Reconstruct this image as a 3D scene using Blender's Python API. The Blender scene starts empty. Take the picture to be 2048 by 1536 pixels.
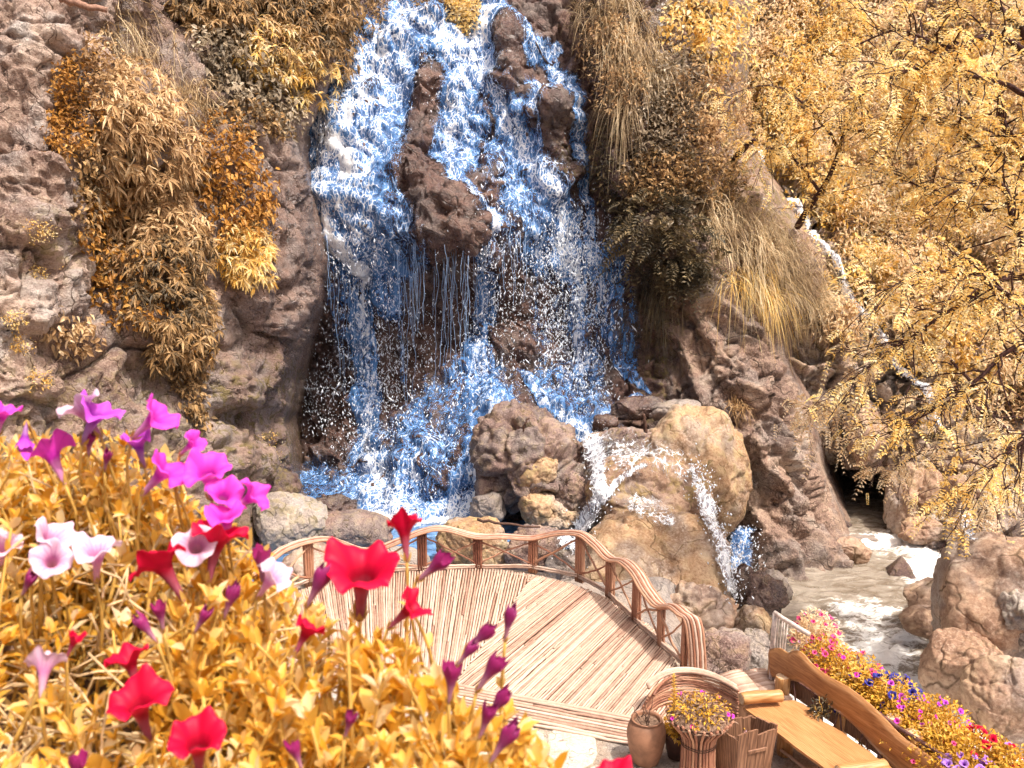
import bpy, math, random
import numpy as np
from mathutils import Vector, Matrix

# ------------------------------------------------------------------ camera, sky, sun, exposure
SC = bpy.context.scene
COL = SC.collection
CAM_H, PITCH, HFOV = 6.2, math.radians(10.0), math.radians(62.0)
FPX = 1024.0 / math.tan(HFOV / 2)
cam_data = bpy.data.cameras.new('camera')
cam_data.sensor_width = 36.0
cam_data.angle = HFOV
cam_data.clip_start = 0.05
cam_data.clip_end = 1000.0
cam_data.dof.use_dof = True
cam_data.dof.focus_distance = 17.0
cam_data.dof.aperture_fstop = 9.0
cam = bpy.data.objects.new('camera', cam_data)
cam.location = (0, 0, CAM_H)
cam.rotation_euler = (math.pi / 2 - PITCH, 0, 0)
COL.objects.link(cam)
SC.camera = cam

SUN_DIR = Vector((0.36, -0.32, 1.0)).normalized()      # towards the sun
world = bpy.data.worlds.new('World')
SC.world = world
world.use_nodes = True
world.cycles.sampling_method = 'NONE'
wn = world.node_tree.nodes
bg = wn['Background']
sky = wn.new('ShaderNodeTexSky')
sky.sky_type = 'NISHITA'
sky.sun_disc = False
sky.sun_elevation = math.asin(SUN_DIR.z)
sky.sun_rotation = math.atan2(SUN_DIR.x, SUN_DIR.y)
sky.dust_density = 8.0
sky.ozone_density = 0.0
sky.air_density = 0.4
world.node_tree.links.new(sky.outputs[0], bg.inputs[0])
bg.inputs[1].default_value = 0.15
sun_data = bpy.data.lights.new('sun', 'SUN')
sun_data.energy = 3.1
sun_data.angle = math.radians(1.0)
sun_data.color = (1.0, 0.93, 0.84)
sun = bpy.data.objects.new('sun', sun_data)
sun.rotation_euler = SUN_DIR.to_track_quat('Z', 'Y').to_euler()
COL.objects.link(sun)
SC.view_settings.view_transform = 'Standard'
SC.view_settings.look = 'None'
SC.view_settings.gamma = 1.0
SC.view_settings.exposure = 0.62
SC.cycles.max_bounces = 4
SC.cycles.diffuse_bounces = 2
SC.cycles.glossy_bounces = 2
SC.cycles.transmission_bounces = 3
SC.cycles.transparent_max_bounces = 6
SC.cycles.adaptive_threshold = 0.03
SC.cycles.caustics_reflective = False
SC.cycles.caustics_refractive = False

random.seed(7)
RNG = np.random.default_rng(7)

# ------------------------------------------------------------------ projection helpers (photo pixels 2048x1536)
CP, SP = math.cos(PITCH), math.sin(PITCH)
def ray(px, py):
    x = (np.asarray(px, float) - 1024) / FPX
    y = -(np.asarray(py, float) - 768) / FPX
    return np.stack([x, CP + y * SP, -SP + y * CP + 0 * x], -1)
def PY(px, py, Y):
    d = ray(px, py)
    t = np.asarray(Y, float) / d[..., 1]
    return d * t[..., None] + np.array([0, 0, CAM_H])
def PZ(px, py, z):
    d = ray(px, py)
    t = (np.asarray(z, float) - CAM_H) / d[..., 2]
    return d * t[..., None] + np.array([0, 0, CAM_H])
def proj(P):
    P = np.asarray(P, float) - np.array([0, 0, CAM_H])
    dz = P[..., 1] * CP - P[..., 2] * SP
    uy = P[..., 1] * SP + P[..., 2] * CP
    return 1024 + FPX * P[..., 0] / dz, 768 - FPX * uy / dz
def height_at(base, py):
    """z of the point straight above base (x,y) that shows at photo row py"""
    y = -(py - 768) / FPX
    return CAM_H + base[1] * (-SP + y * CP) / (CP + y * SP)

# ------------------------------------------------------------------ noise
_G = np.array([[1,1,0],[-1,1,0],[1,-1,0],[-1,-1,0],[1,0,1],[-1,0,1],[1,0,-1],[-1,0,-1],
               [0,1,1],[0,-1,1],[0,1,-1],[0,-1,-1],[1,1,1],[-1,-1,1],[1,-1,-1],[-1,1,-1]], float)
def _hash(i, j, k, seed):
    h = (i.astype(np.int64) * 374761393 + j.astype(np.int64) * 668265263 + k.astype(np.int64) * 2147483647 + seed * 974634599) & 0xffffffff
    h = ((h ^ (h >> 13)) * 1274126177) & 0xffffffff
    return (h ^ (h >> 16)) & 0xffffffff
def perlin(p, seed=0):
    f = np.floor(p); q = p - f; f = f.astype(np.int64)
    u = q * q * q * (q * (q * 6 - 15) + 10)
    out = 0
    for dx in (0, 1):
        wx = u[..., 0] if dx else 1 - u[..., 0]
        for dy in (0, 1):
            wy = u[..., 1] if dy else 1 - u[..., 1]
            for dz in (0, 1):
                wz = u[..., 2] if dz else 1 - u[..., 2]
                g = _G[_hash(f[..., 0] + dx, f[..., 1] + dy, f[..., 2] + dz, seed) & 15]
                out = out + wx * wy * wz * (g[..., 0] * (q[..., 0] - dx) + g[..., 1] * (q[..., 1] - dy) + g[..., 2] * (q[..., 2] - dz))
    return out
def fbm(p, octaves=4, seed=0, gain=0.5, ridged=False):
    a, s, out = 1.0, 1.0, 0
    for o in range(octaves):
        n = perlin(p * s + 17.3 * o, seed + o)
        if ridged: n = 0.5 - np.abs(n) * 1.6
        out = out + a * n
        a *= gain; s *= 2.03
    return out
def worley(p, seed=0):
    f = np.floor(p).astype(np.int64)
    F1 = np.full(p.shape[:-1], 9.0); F2 = F1.copy(); cid = np.zeros(p.shape[:-1]); tilt = np.zeros(p.shape[:-1])
    for dx in (-1, 0, 1):
        for dy in (-1, 0, 1):
            for dz in (-1, 0, 1):
                i, j, k = f[..., 0] + dx, f[..., 1] + dy, f[..., 2] + dz
                h = _hash(i, j, k, seed)
                c = np.stack([i + (h & 1023) / 1023., j + ((h >> 10) & 1023) / 1023., k + ((h >> 20) & 1023) / 1023.], -1)
                v = p - c
                d = np.sqrt((v ** 2).sum(-1))
                near = d < F1
                F2 = np.where(near, F1, np.minimum(F2, d))
                cid = np.where(near, (h % 997) / 997., cid)
                tv = v[..., 0] * (((h >> 3) & 255) / 127.5 - 1) + v[..., 1] * (((h >> 11) & 255) / 127.5 - 1) + v[..., 2] * (((h >> 19) & 255) / 127.5 - 1)
                tilt = np.where(near, tv, tilt)
                F1 = np.where(near, d, F1)
    return F1, F2, cid, tilt
def sstep(a, b, x):
    t = np.clip((x - a) / (b - a), 0, 1)
    return t * t * (3 - 2 * t)

# ------------------------------------------------------------------ object helpers
def tag(o, label=None, cat=None, group=None, kind=None):
    if label: o['label'] = label
    if cat: o['category'] = cat
    if group: o['group'] = group
    if kind: o['kind'] = kind
    return o
def link(o, parent=None):
    COL.objects.link(o)
    if parent is not None: o.parent = parent
    return o
def empty(name, loc=(0, 0, 0), rz=0.0):
    o = bpy.data.objects.new(name, None)
    o.empty_display_size = 0.2
    o.location = loc; o.rotation_euler = (0, 0, rz)
    return link(o)
def mesh_np(name, V, F, attrs=None, smooth=True, mat=None):
    """V (n,3); F is an (m,4) or (m,3) array, or a list of such arrays"""
    V = np.ascontiguousarray(V, dtype=np.float32).reshape(-1, 3)
    Fs = F if isinstance(F, list) else [F]
    Fs = [np.asarray(f, np.int32) for f in Fs if len(f)]
    loops = np.concatenate([f.ravel() for f in Fs])
    totals = np.concatenate([np.full(len(f), f.shape[1], np.int32) for f in Fs])
    starts = np.concatenate([[0], np.cumsum(totals)[:-1]]).astype(np.int32)
    me = bpy.data.meshes.new(name)
    me.vertices.add(len(V)); me.vertices.foreach_set('co', V.ravel())
    me.loops.add(len(loops)); me.loops.foreach_set('vertex_index', loops)
    me.polygons.add(len(starts)); me.polygons.foreach_set('loop_start', starts)
    me.polygons.foreach_set('use_smooth', np.full(len(starts), bool(smooth)))
    for k, a in (attrs or {}).items():
        a = np.asarray(a, np.float32)
        if a.ndim == 2:
            at = me.attributes.new(k, 'FLOAT_COLOR', 'POINT')
            at.data.foreach_set('color', np.c_[a, np.ones(len(a))].astype(np.float32).ravel() if a.shape[1] == 3 else a.ravel())
        else:
            at = me.attributes.new(k, 'FLOAT', 'POINT'); at.data.foreach_set('value', a.ravel())
    me.update(calc_edges=True)
    if mat is not None: me.materials.append(mat)
    return me
def obj(name, me, parent=None, loc=None):
    o = bpy.data.objects.new(name, me)
    if loc is not None: o.location = loc
    return link(o, parent)
class MB:
    """collects pieces (vertices + faces of any size) into one mesh"""
    def __init__(s): s.V = []; s.F = {}; s.n = 0
    def add(s, V, *Fs):
        V = np.asarray(V, float).reshape(-1, 3)
        for F in Fs:
            F = np.asarray(F)
            if len(F): s.F.setdefault(F.shape[1], []).append(F + s.n)
        s.V.append(V); s.n += len(V)
        return s
    def mesh(s, name, mat=None, smooth=True, origin=(0, 0, 0)):
        return mesh_np(name, np.concatenate(s.V) - np.asarray(origin, float), [np.concatenate(f) for f in s.F.values()], smooth=smooth, mat=mat)
def tube(P, R, sides=6, cap=True):
    """tube along polyline P (n,3) with radii R (scalar or n); returns V, quads, tris"""
    P = np.asarray(P, float); n = len(P)
    R = np.broadcast_to(np.asarray(R, float), (n,))
    T = np.gradient(P, axis=0); T /= np.linalg.norm(T, axis=1)[:, None] + 1e-9
    ref = np.array([0, 0, 1.0]) if abs(T[0][2]) < 0.9 else np.array([1.0, 0, 0])
    A = np.zeros((n, 3)); a = ref
    for i in range(n):
        a = a - T[i] * a.dot(T[i]); a = a / (np.linalg.norm(a) + 1e-9); A[i] = a
    B = np.cross(T, A)
    th = np.linspace(0, 2 * math.pi, sides, endpoint=False)
    V = P[:, None, :] + R[:, None, None] * (np.cos(th)[None, :, None] * A[:, None, :] + np.sin(th)[None, :, None] * B[:, None, :])
    V = V.reshape(-1, 3)
    i = np.arange(n - 1)[:, None] * sides; j = np.arange(sides)[None, :]; k = (j + 1) % sides
    Q = np.stack([i + j, i + k, i + sides + k, i + sides + j], -1).reshape(-1, 4)
    if not cap: return V, Q, np.zeros((0, 3), int)
    c0, c1 = len(V), len(V) + 1
    V = np.concatenate([V, P[:1], P[-1:]])
    jj = np.arange(sides); kk = (jj + 1) % sides
    Tt = np.concatenate([np.stack([kk, jj, np.full(sides, c0)], -1), np.stack([jj + (n - 1) * sides, kk + (n - 1) * sides, np.full(sides, c1)], -1)])
    return V, Q, Tt
def smooth_path(P, n):
    """Catmull-Rom through P, n samples"""
    P = np.asarray(P, float)
    Q = np.concatenate([[2 * P[0] - P[1]], P, [2 * P[-1] - P[-2]]])
    t = np.linspace(0, len(P) - 1 - 1e-6, n); i = t.astype(int); u = (t - i)[:, None]
    a, b, c, d = Q[i], Q[i + 1], Q[i + 2], Q[i + 3]
    return 0.5 * (2 * b + (c - a) * u + (2 * a - 5 * b + 4 * c - d) * u ** 2 + (3 * b - a - 3 * c + d) * u ** 3)
def lathe(profile, sides=32):
    """profile [(r,z)...]"""
    pr = np.asarray(profile, float); n = len(pr)
    th = np.linspace(0, 2 * math.pi, sides, endpoint=False)
    V = np.stack([pr[:, :1] * np.cos(th), pr[:, :1] * np.sin(th), np.repeat(pr[:, 1:], sides, 1)], -1).reshape(-1, 3)
    i = np.arange(n - 1)[:, None] * sides; j = np.arange(sides)[None, :]; k = (j + 1) % sides
    return V, np.stack([i + j, i + k, i + sides + k, i + sides + j], -1).reshape(-1, 4)
def box(c, s, rz=0.0, bevel=0.0):
    """box centre c, full size s; bevel chamfers the vertical and horizontal edges a little"""
    c = np.asarray(c, float); h = np.asarray(s, float) / 2
    b = min(bevel, h.min() * 0.9)
    V = []; 
    for sx in (-1, 1):
        for sy in (-1, 1):
            for sz in (-1, 1):
                for ax in range(3):
                    v = np.array([sx, sy, sz]) * h
                    for o in range(3):
                        if o != ax: v[o] -= np.array([sx, sy, sz])[o] * b
                    V.append(v)
    V = np.array(V)
    def vid(sx, sy, sz, ax): return ((((sx + 1) // 2) * 2 + (sy + 1) // 2) * 2 + (sz + 1) // 2) * 3 + ax
    Q = []; T = []
    for ax in range(3):
        for s_ in (-1, 1):
            f = []
            for (a, d) in ((-1, -1), (1, -1), (1, 1), (-1, 1)):
                sg = [0, 0, 0]; sg[ax] = s_; sg[(ax + 1) % 3] = a; sg[(ax + 2) % 3] = d
                f.append(vid(*sg, ax))
            Q.append(f if s_ > 0 else f[::-1])
    if b > 0:
        for ax in range(3):                                     # edges running along ax
            o1, o2 = (ax + 1) % 3, (ax + 2) % 3
            for a in (-1, 1):
                for d in (-1, 1):
                    def g(sv, which):
                        sg = [0, 0, 0]; sg[ax] = sv; sg[o1] = a; sg[o2] = d
                        return vid(*sg, which)
                    f = [g(-1, o1), g(1, o1), g(1, o2), g(-1, o2)]
                    Q.append(f if a * d > 0 else f[::-1])
        for sx in (-1, 1):
            for sy in (-1, 1):
                for sz in (-1, 1):
                    f = [vid(sx, sy, sz, k) for k in range(3)]
                    T.append(f if sx * sy * sz > 0 else f[::-1])
    r = np.array([[math.cos(rz), -math.sin(rz), 0], [math.sin(rz), math.cos(rz), 0], [0, 0, 1]])
    return V @ r.T + c, np.array(Q), np.array(T) if T else np.zeros((0, 3), int)

# ------------------------------------------------------------------ materials
class NT:
    def __init__(s, name):
        s.m = bpy.data.materials.new(name); s.m.use_nodes = True
        s.t = s.m.node_tree; s.t.nodes.clear()
        s.out = s.n('ShaderNodeOutputMaterial')
    def n(s, typ, **kw):
        nd = s.t.nodes.new(typ)
        for k, v in kw.items():
            if k.startswith('i_'):
                key = k[2:].replace('_', ' ')
                nd.inputs[key].default_value = v
            else: setattr(nd, k, v)
        return nd
    def l(s, a, b): s.t.links.new(a, b)
    def val(s, x, sock):
        if isinstance(x, (int, float, tuple)): sock.default_value = x
        else: s.l(x, sock)
    def math(s, op, a, b=0.0, c=None, clamp=False):
        nd = s.n('ShaderNodeMath', operation=op, use_clamp=clamp)
        s.val(a, nd.inputs[0]); s.val(b, nd.inputs[1])
        if c is not None: s.val(c, nd.inputs[2])
        return nd.outputs[0]
    def mix(s, f, a, b, blend='MIX'):
        nd = s.n('ShaderNodeMix', data_type='RGBA', blend_type=blend)
        s.val(f, nd.inputs[0])
        for x, k in ((a, 6), (b, 7)):
            if isinstance(x, tuple): nd.inputs[k].default_value = (*x[:3], 1)
            else: s.l(x, nd.inputs[k])
        return nd.outputs[2]
    def noise(s, vec, scale, detail=4, rough=0.55, dist=0.0):
        nd = s.n('ShaderNodeTexNoise', i_Scale=scale, i_Detail=detail, i_Roughness=rough, i_Distortion=dist)
        if vec is not None: s.l(vec, nd.inputs['Vector'])
        return nd.outputs['Fac']
    def ramp(s, fac, stops, interp='LINEAR'):
        nd = s.n('ShaderNodeValToRGB'); cr = nd.color_ramp; cr.interpolation = interp
        while len(cr.elements) < len(stops): cr.elements.new(0.5)
        for e, (p, c) in zip(cr.elements, stops):
            e.position = p; e.color = (*c[:3], 1) if isinstance(c, tuple) else (c, c, c, 1)
        s.l(fac, nd.inputs[0]); return nd.outputs[0]
    def mapr(s, x, a, b, c=0.0, d=1.0, smooth=True):
        nd = s.n('ShaderNodeMapRange', interpolation_type='SMOOTHSTEP' if smooth else 'LINEAR')
        s.val(x, nd.inputs[0])
        for i, v in enumerate((a, b, c, d)): nd.inputs[i + 1].default_value = v
        return nd.outputs[0]
    def attr(s, name): return s.n('ShaderNodeAttribute', attribute_name=name)
    def scaled(s, vec, sc, rot=None):
        nd = s.n('ShaderNodeMapping'); s.l(vec, nd.inputs[0]); nd.inputs['Scale'].default_value = sc
        if rot: nd.inputs['Rotation'].default_value = rot
        return nd.outputs[0]
    def bump(s, h, strength, dist, nrm=None):
        nd = s.n('ShaderNodeBump', i_Strength=strength, i_Distance=dist); s.l(h, nd.inputs['Height'])
        if nrm is not None: s.l(nrm, nd.inputs['Normal'])
        return nd.outputs[0]
    def bsdf(s, color, rough=0.6, spec=0.3, normal=None, **kw):
        b = s.n('ShaderNodeBsdfPrincipled')
        s.val((*color, 1) if isinstance(color, tuple) and len(color) == 3 else color, b.inputs['Base Color'])
        s.val(rough, b.inputs['Roughness']); s.val(spec, b.inputs['Specular IOR Level'])
        for k, v in kw.items(): s.val(v, b.inputs[k.replace('_', ' ')])
        if normal is not None: s.l(normal, b.inputs['Normal'])
        return b.outputs[0]
    def done(s, shader):
        s.l(shader, s.out.inputs[0]); return s.m
    def pos(s): return s.n('ShaderNodeNewGeometry').outputs['Position']
    def objco(s): return s.n('ShaderNodeTexCoord').outputs['Object']

def rock_mat(name, dark, mid, light, scale=1.0, moss=None, bump=0.6, wet=False, world_co=True, rough=0.75, fine=1.0):
    t = NT(name)
    p = t.pos() if world_co else t.objco()
    n1 = t.noise(p, 0.55 * scale, 2, 0.6, 0.6)
    n2 = t.noise(p, 3.2 * scale, 4, 0.65, 0.4)
    n3 = t.noise(p, 17.0 * scale, 4, 0.75)
    vor = t.n('ShaderNodeTexVoronoi', feature='DISTANCE_TO_EDGE', i_Scale=1.25 * scale)
    nv = t.n('ShaderNodeTexNoise', i_Scale=2.5 * scale, i_Detail=1)
    t.l(p, nv.inputs['Vector'])
    mv = t.n('ShaderNodeMix', data_type='VECTOR'); mv.inputs[0].default_value = 0.35
    t.l(p, mv.inputs[4]); t.l(nv.outputs['Color'], mv.inputs[5]); t.l(mv.outputs[1], vor.inputs['Vector'])
    mixn = t.math('ADD', t.math('MULTIPLY', n1, 0.55), t.math('MULTIPLY', n2, 0.45))
    c = t.ramp(mixn, [(0.33, dark), (0.5, mid), (0.66, light)])
    c = t.mix(t.mapr(n3, 0.47, 0.72, 0.0, 0.75), c, light)
    c = t.mix(t.mapr(n3, 0.50, 0.30, 0.0, 0.75), c, dark)
    hue = t.noise(p, 0.9 * scale, 2, 0.5)
    g_ = sum(mid) / 3
    c = t.mix(t.mapr(hue, 0.44, 0.64, 0.0, 0.4), c, t.mix(1.0, c, (1.05 * g_ / mid[0], 1.02 * g_ / mid[1], 1.0 * g_ / mid[2]), 'MULTIPLY'))
    crack = t.mapr(vor.outputs['Distance'], 0.0, 0.03, 0.0, 1.0)
    c = t.mix(t.math('MULTIPLY', t.math('SUBTRACT', 1.0, crack), t.mapr(n2, 0.40, 0.56, 0.0, 0.85)), c, tuple(x * 0.45 for x in dark))
    if moss is not None:
        mf = t.mapr(n2, 0.46, 0.62, 0.0, 0.8)
        ma = t.attr('moss').outputs['Fac']
        c = t.mix(t.math('MULTIPLY', t.math('ADD', t.math('MULTIPLY', ma, 1.0), 0.06), mf, clamp=True), c, moss)
    r = rough; spec = 0.25
    if wet:
        wa = t.attr('wet').outputs['Fac']
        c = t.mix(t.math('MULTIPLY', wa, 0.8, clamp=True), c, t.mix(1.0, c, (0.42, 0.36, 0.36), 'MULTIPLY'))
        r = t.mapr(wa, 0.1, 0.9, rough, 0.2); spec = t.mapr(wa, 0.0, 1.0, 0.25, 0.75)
    rid = t.math('ABSOLUTE', t.math('SUBTRACT', n2, .5))
    h = t.math('ADD', t.math('ADD', t.math('MULTIPLY', n2, 0.5), t.math('MULTIPLY', rid, 1.1)), t.math('MULTIPLY', n3, 0.55 * fine))
    h = t.math('ADD', h, t.math('MULTIPLY', crack, 0.22))
    b = t.bump(h, bump, 0.14)
    return t.done(t.bsdf(c, r, spec, b))

def leaf_mat(name, stops, trans=0.35, rough=0.5, spec=0.25, big=None):
    """colour from a ramp over the per-leaf random; light passes through the leaf"""
    t = NT(name)
    g = t.n('ShaderNodeNewGeometry')
    rnd = g.outputs['Random Per Island']
    cn = t.noise(g.outputs['Position'], big or 1.2, 1, 0.6)
    f = t.math('ADD', t.math('MULTIPLY', rnd, 0.62), t.math('MULTIPLY', t.mapr(cn, 0.3, 0.7), 0.38))
    c = t.ramp(f, stops)
    p = t.bsdf(c, rough, spec)
    tr = t.n('ShaderNodeBsdfTranslucent'); t.l(c, tr.inputs[0])
    mx = t.n('ShaderNodeMixShader'); mx.inputs[0].default_value = trans
    t.l(p, mx.inputs[1]); t.l(tr.outputs[0], mx.inputs[2])
    return t.done(mx.outputs[0])
def plain_mat(name, color, rough=0.6, spec=0.3, var=0.25, scale=12.0, bump=0.15, dist=0.01, stretch=None):
    t = NT(name); p = t.objco()
    if stretch: p = t.scaled(p, stretch)
    n = t.noise(p, scale, 5, 0.6, 0.3)
    c = t.mix(t.mapr(n, 0.3, 0.7), tuple(x * (1 - var) for x in color), tuple(min(1, x * (1 + var)) for x in color))
    return t.done(t.bsdf(c, rough, spec, t.bump(n, bump, dist)))
# ------------------------------------------------------------------ rock materials
M = {}
M['cliff_pale'] = rock_mat('pale_cliff_rock', (0.18, 0.105, 0.08), (0.45, 0.31, 0.24), (0.70, 0.545, 0.44), 1.5, moss=(0.26, 0.20, 0.05), bump=0.9, wet=True)
M['cliff_wet'] = rock_mat('wet_cliff_rock', (0.075, 0.035, 0.03), (0.20, 0.11, 0.085), (0.38, 0.25, 0.19), 1.2, moss=(0.17, 0.13, 0.035), bump=0.8, wet=True)
M['buttress'] = rock_mat('buttress_rock', (0.12, 0.065, 0.05), (0.33, 0.215, 0.16), (0.62, 0.46, 0.34), 1.2, moss=(0.20, 0.15, 0.045), bump=0.8, wet=True)
M['gorge'] = rock_mat('gorge_rock', (0.22, 0.13, 0.095), (0.50, 0.36, 0.27), (0.72, 0.58, 0.45), 1.0, moss=(0.34, 0.24, 0.06), bump=0.8)
M['ground'] = rock_mat('earth', (0.10, 0.065, 0.045), (0.20, 0.14, 0.09), (0.32, 0.24, 0.16), 1.0, bump=0.6)

# ------------------------------------------------------------------ cliff sheets: smooth depth field + rock relief
def tps(ctrl):
    c = np.array(ctrl, float); X = c[:, :2] / 1000.0; y = c[:, 2]; n = len(X)
    def K(A, B):
        r2 = ((A[:, None, :] - B[None, :, :]) ** 2).sum(-1)
        return 0.5 * r2 * np.log(r2 + 1e-12)
    L = np.zeros((n + 3, n + 3)); L[:n, :n] = K(X, X) + np.eye(n) * 1e-3
    Pm = np.c_[np.ones(n), X]; L[:n, n:] = Pm; L[n:, :n] = Pm.T
    w = np.linalg.solve(L, np.r_[y, 0, 0, 0])
    def f(px, py):
        S = np.stack([px.ravel(), py.ravel()], -1) / 1000.0
        out = np.zeros(len(S))
        for i in range(0, len(S), 20000):
            s = S[i:i + 20000]
            out[i:i + 20000] = K(s, X) @ w[:n] + w[n] + s @ w[n + 1:]
        return out.reshape(px.shape)
    return f
def curve(pts):
    a = np.array(pts, float)
    return lambda y: np.interp(y, a[:, 0], a[:, 1])
def grid_normals(P):
    du = np.gradient(P, axis=1); dv = np.gradient(P, axis=0)
    n = np.cross(dv, du); n /= np.linalg.norm(n, axis=-1)[..., None] + 1e-9
    c = np.array([0, 0, CAM_H]) - P
    return np.where((n * c).sum(-1)[..., None] < 0, -n, n)
class Sheet:
    def __init__(s, px0, px1, py0, py1, step, Yf):
        s.xs = np.arange(px0, px1 + 1, step, dtype=float); s.ys = np.arange(py0, py1 + 1, step, dtype=float); s.step = step
        s.px, s.py = np.meshgrid(s.xs, s.ys)
        s.P = PY(s.px, s.py, Yf(s.px, s.py)); s.N = grid_normals(s.P)
    def relief(s, d):
        s.P = s.P + s.N * d[..., None]; s.N = grid_normals(s.P)
    def at(s, px, py):
        i = np.clip(np.rint((np.asarray(py) - s.ys[0]) / s.step).astype(int), 0, len(s.ys) - 1)
        j = np.clip(np.rint((np.asarray(px) - s.xs[0]) / s.step).astype(int), 0, len(s.xs) - 1)
        return s.P[i, j], s.N[i, j]
    def quads(s, mask=None):
        h, w = s.px.shape
        i, j = np.meshgrid(np.arange(h - 1), np.arange(w - 1), indexing='ij')
        a = i * w + j
        Q = np.stack([a, a + w, a + w + 1, a + 1], -1).reshape(-1, 4)
        if mask is not None:
            m = mask.ravel(); Q = Q[m[Q].any(1)]
        return Q
def blocky(P, scale, seed, amp, crack, stretch=(1, 1, 1)):
    q = P * scale * np.array(stretch) + 0.35 * np.stack([perlin(P * scale * 1.3 + k * 31.7, seed + k) for k in range(3)], -1)
    F1, F2, cid, tilt = worley(q, seed)
    e = sstep(0.0, 0.10, F2 - F1)
    return amp * (0.8 * (cid - 0.5) + 0.75 * tilt) - crack * (1 - e)
def strata(P, nrm, per, amp, seed, sharp=0.75):
    s = (P @ np.asarray(nrm, float)) / per + 0.9 * fbm(P * 0.5, 3, seed) + 0.25 * fbm(P * 2.0, 3, seed + 7)
    f = s - np.floor(s); k = _hash(np.floor(s).astype(np.int64), np.floor(s).astype(np.int64) * 0, np.floor(s).astype(np.int64) * 0, seed) % 997 / 997.
    return amp * ((np.where(f < sharp, f / sharp, (1 - f) / (1 - sharp)) - .5) + .8 * (k - .5))
def gauss(px, py, cx, cy, sx, sy): return np.exp(-((px - cx) / sx) ** 2 - ((py - cy) / sy) ** 2)

# --- waterfall cliff -------------------------------------------------
fB = tps([(480,-150,28),(760,-150,28.2),(1000,-150,28.2),(1420,-150,27.5),(480,100,27),(640,100,26.4),(800,60,26.4),(1000,60,26.2),(1200,60,26.2),(1420,60,26),
          (480,300,26.5),(620,300,25.0),(740,300,24.5),(900,300,24.8),(1060,300,24.8),(1180,300,25.2),(1420,300,25),
          (480,480,26),(640,470,24.6),(760,480,23.7),(900,480,23.6),(1040,460,24.2),(1180,470,24.9),(1420,500,24.5),
          (480,600,26),(640,600,25.4),(780,620,24.9),(900,620,25.0),(1040,620,24.8),(1200,620,24.2),(1300,620,23.8),(1420,650,23.6),
          (480,760,26.4),(600,780,26.6),(700,780,25.4),(860,760,24.6),(960,740,23.9),(1080,740,23.8),(1240,760,23.2),(1420,800,22.8),
          (480,900,25.5),(600,900,25.6),(720,930,23.6),(850,900,22.6),(980,880,22.2),(1150,880,22.4),(1300,900,22.2),(1420,950,22),
          (480,1060,22.5),(700,1050,21.2),(850,1060,20.9),(1000,1060,20.7),(1200,1060,20.6),(1420,1080,20.5)])
B = Sheet(470, 1420, -259, 1070, 3, fB)
px, py = B.px, B.py
d = 0
for (cx, cy, sx, sy, a) in [(842,178,30,32,.75),(840,300,24,100,.45),(905,425,52,60,.95),(790,330,40,45,.35),(1008,95,28,42,.55),(1012,160,34,34,.65),(1095,225,62,36,.8),
                            (1120,290,34,72,.55),(998,520,24,70,.5),(880,470,50,40,.4),(690,250,40,60,.35),(860,30,60,30,.3),(930,850,110,80,.5),(840,930,90,60,.4),(740,180,35,30,.3),(980,350,24,50,.35)]:
    d = d + a * gauss(px, py, cx, cy, sx, sy)
B.relief(d)
d = 0.30 * fbm(B.P * np.array([0.8, 0.8, 0.45]), 4, 11) + blocky(B.P, 0.85, 5, 0.32, 0.12, (1, 1, 0.6)) + blocky(B.P, 2.3, 6, 0.12, 0.05) + strata(B.P, (.5, .2, .9), .5, .10, 8) + 0.05 * fbm(B.P * 3.5, 4, 12, ridged=True)
B.relief(d)

# --- left cliff ------------------------------------------------------
eA = curve([(-160, 720), (0, 695), (100, 672), (180, 640), (265, 592), (330, 590), (400, 605), (520, 630), (600, 616), (680, 585), (760, 562), (850, 548), (960, 560), (1010, 600), (1150, 640)])
fA = tps([(-160,-150,16.2),(-160,600,13.4),(-160,1160,12),(0,-150,16.6),(0,150,15.6),(0,400,14.6),(0,800,13.6),(0,1160,12.8),
          (120,-150,18),(150,60,16.6),(140,300,15.5),(110,450,15),(150,620,14.9),(120,780,14.4),(120,1160,14),
          (220,-150,20),(240,60,18.8),(250,250,17.6),(230,450,17.6),(260,620,17.0),(260,760,16.8),(260,1160,16),
          (340,-150,22),(340,80,21),(340,300,19),(350,500,18.4),(340,700,17.7),(340,850,17.3),(340,1160,16.5),
          (460,-150,23.5),(450,120,22),(450,330,20.4),(450,550,19.6),(440,750,19),(440,950,18.2),(440,1160,17.5),
          (560,-150,25),(570,150,23.6),(560,330,22),(560,520,21.1),(540,700,20.6),(520,870,20.2),(520,1000,19.8),(520,1160,18.5),(680,-100,26),(650,1160,19.8)])
def fA2(px, py):
    Y = fA(px, py); e = eA(py)
    u = np.maximum(0, px - e + 18)
    return Y + 0.0009 * u ** 2
A = Sheet(-380, 700, -260, 1160, 3.5, fA2)
d = -0.9 * gauss(A.px, A.py, 240, 560, 45, 150) - 0.8 * gauss(A.px, A.py, 270, 90, 60, 100) - 0.5 * gauss(A.px, A.py, 130, 690, 50, 40) + 0.35 * gauss(A.px, A.py, 190, 180, 40, 90) \
    + 0.35 * gauss(A.px, A.py, 520, 560, 60, 70) + 0.3 * gauss(A.px, A.py, 480, 760, 60, 50) - 0.5 * gauss(A.px, A.py, 480, 840, 70, 18) + 0.35 * gauss(A.px, A.py, 470, 910, 70, 50)
A.relief(d)
w_l = sstep(330, 120, A.px)
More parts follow.
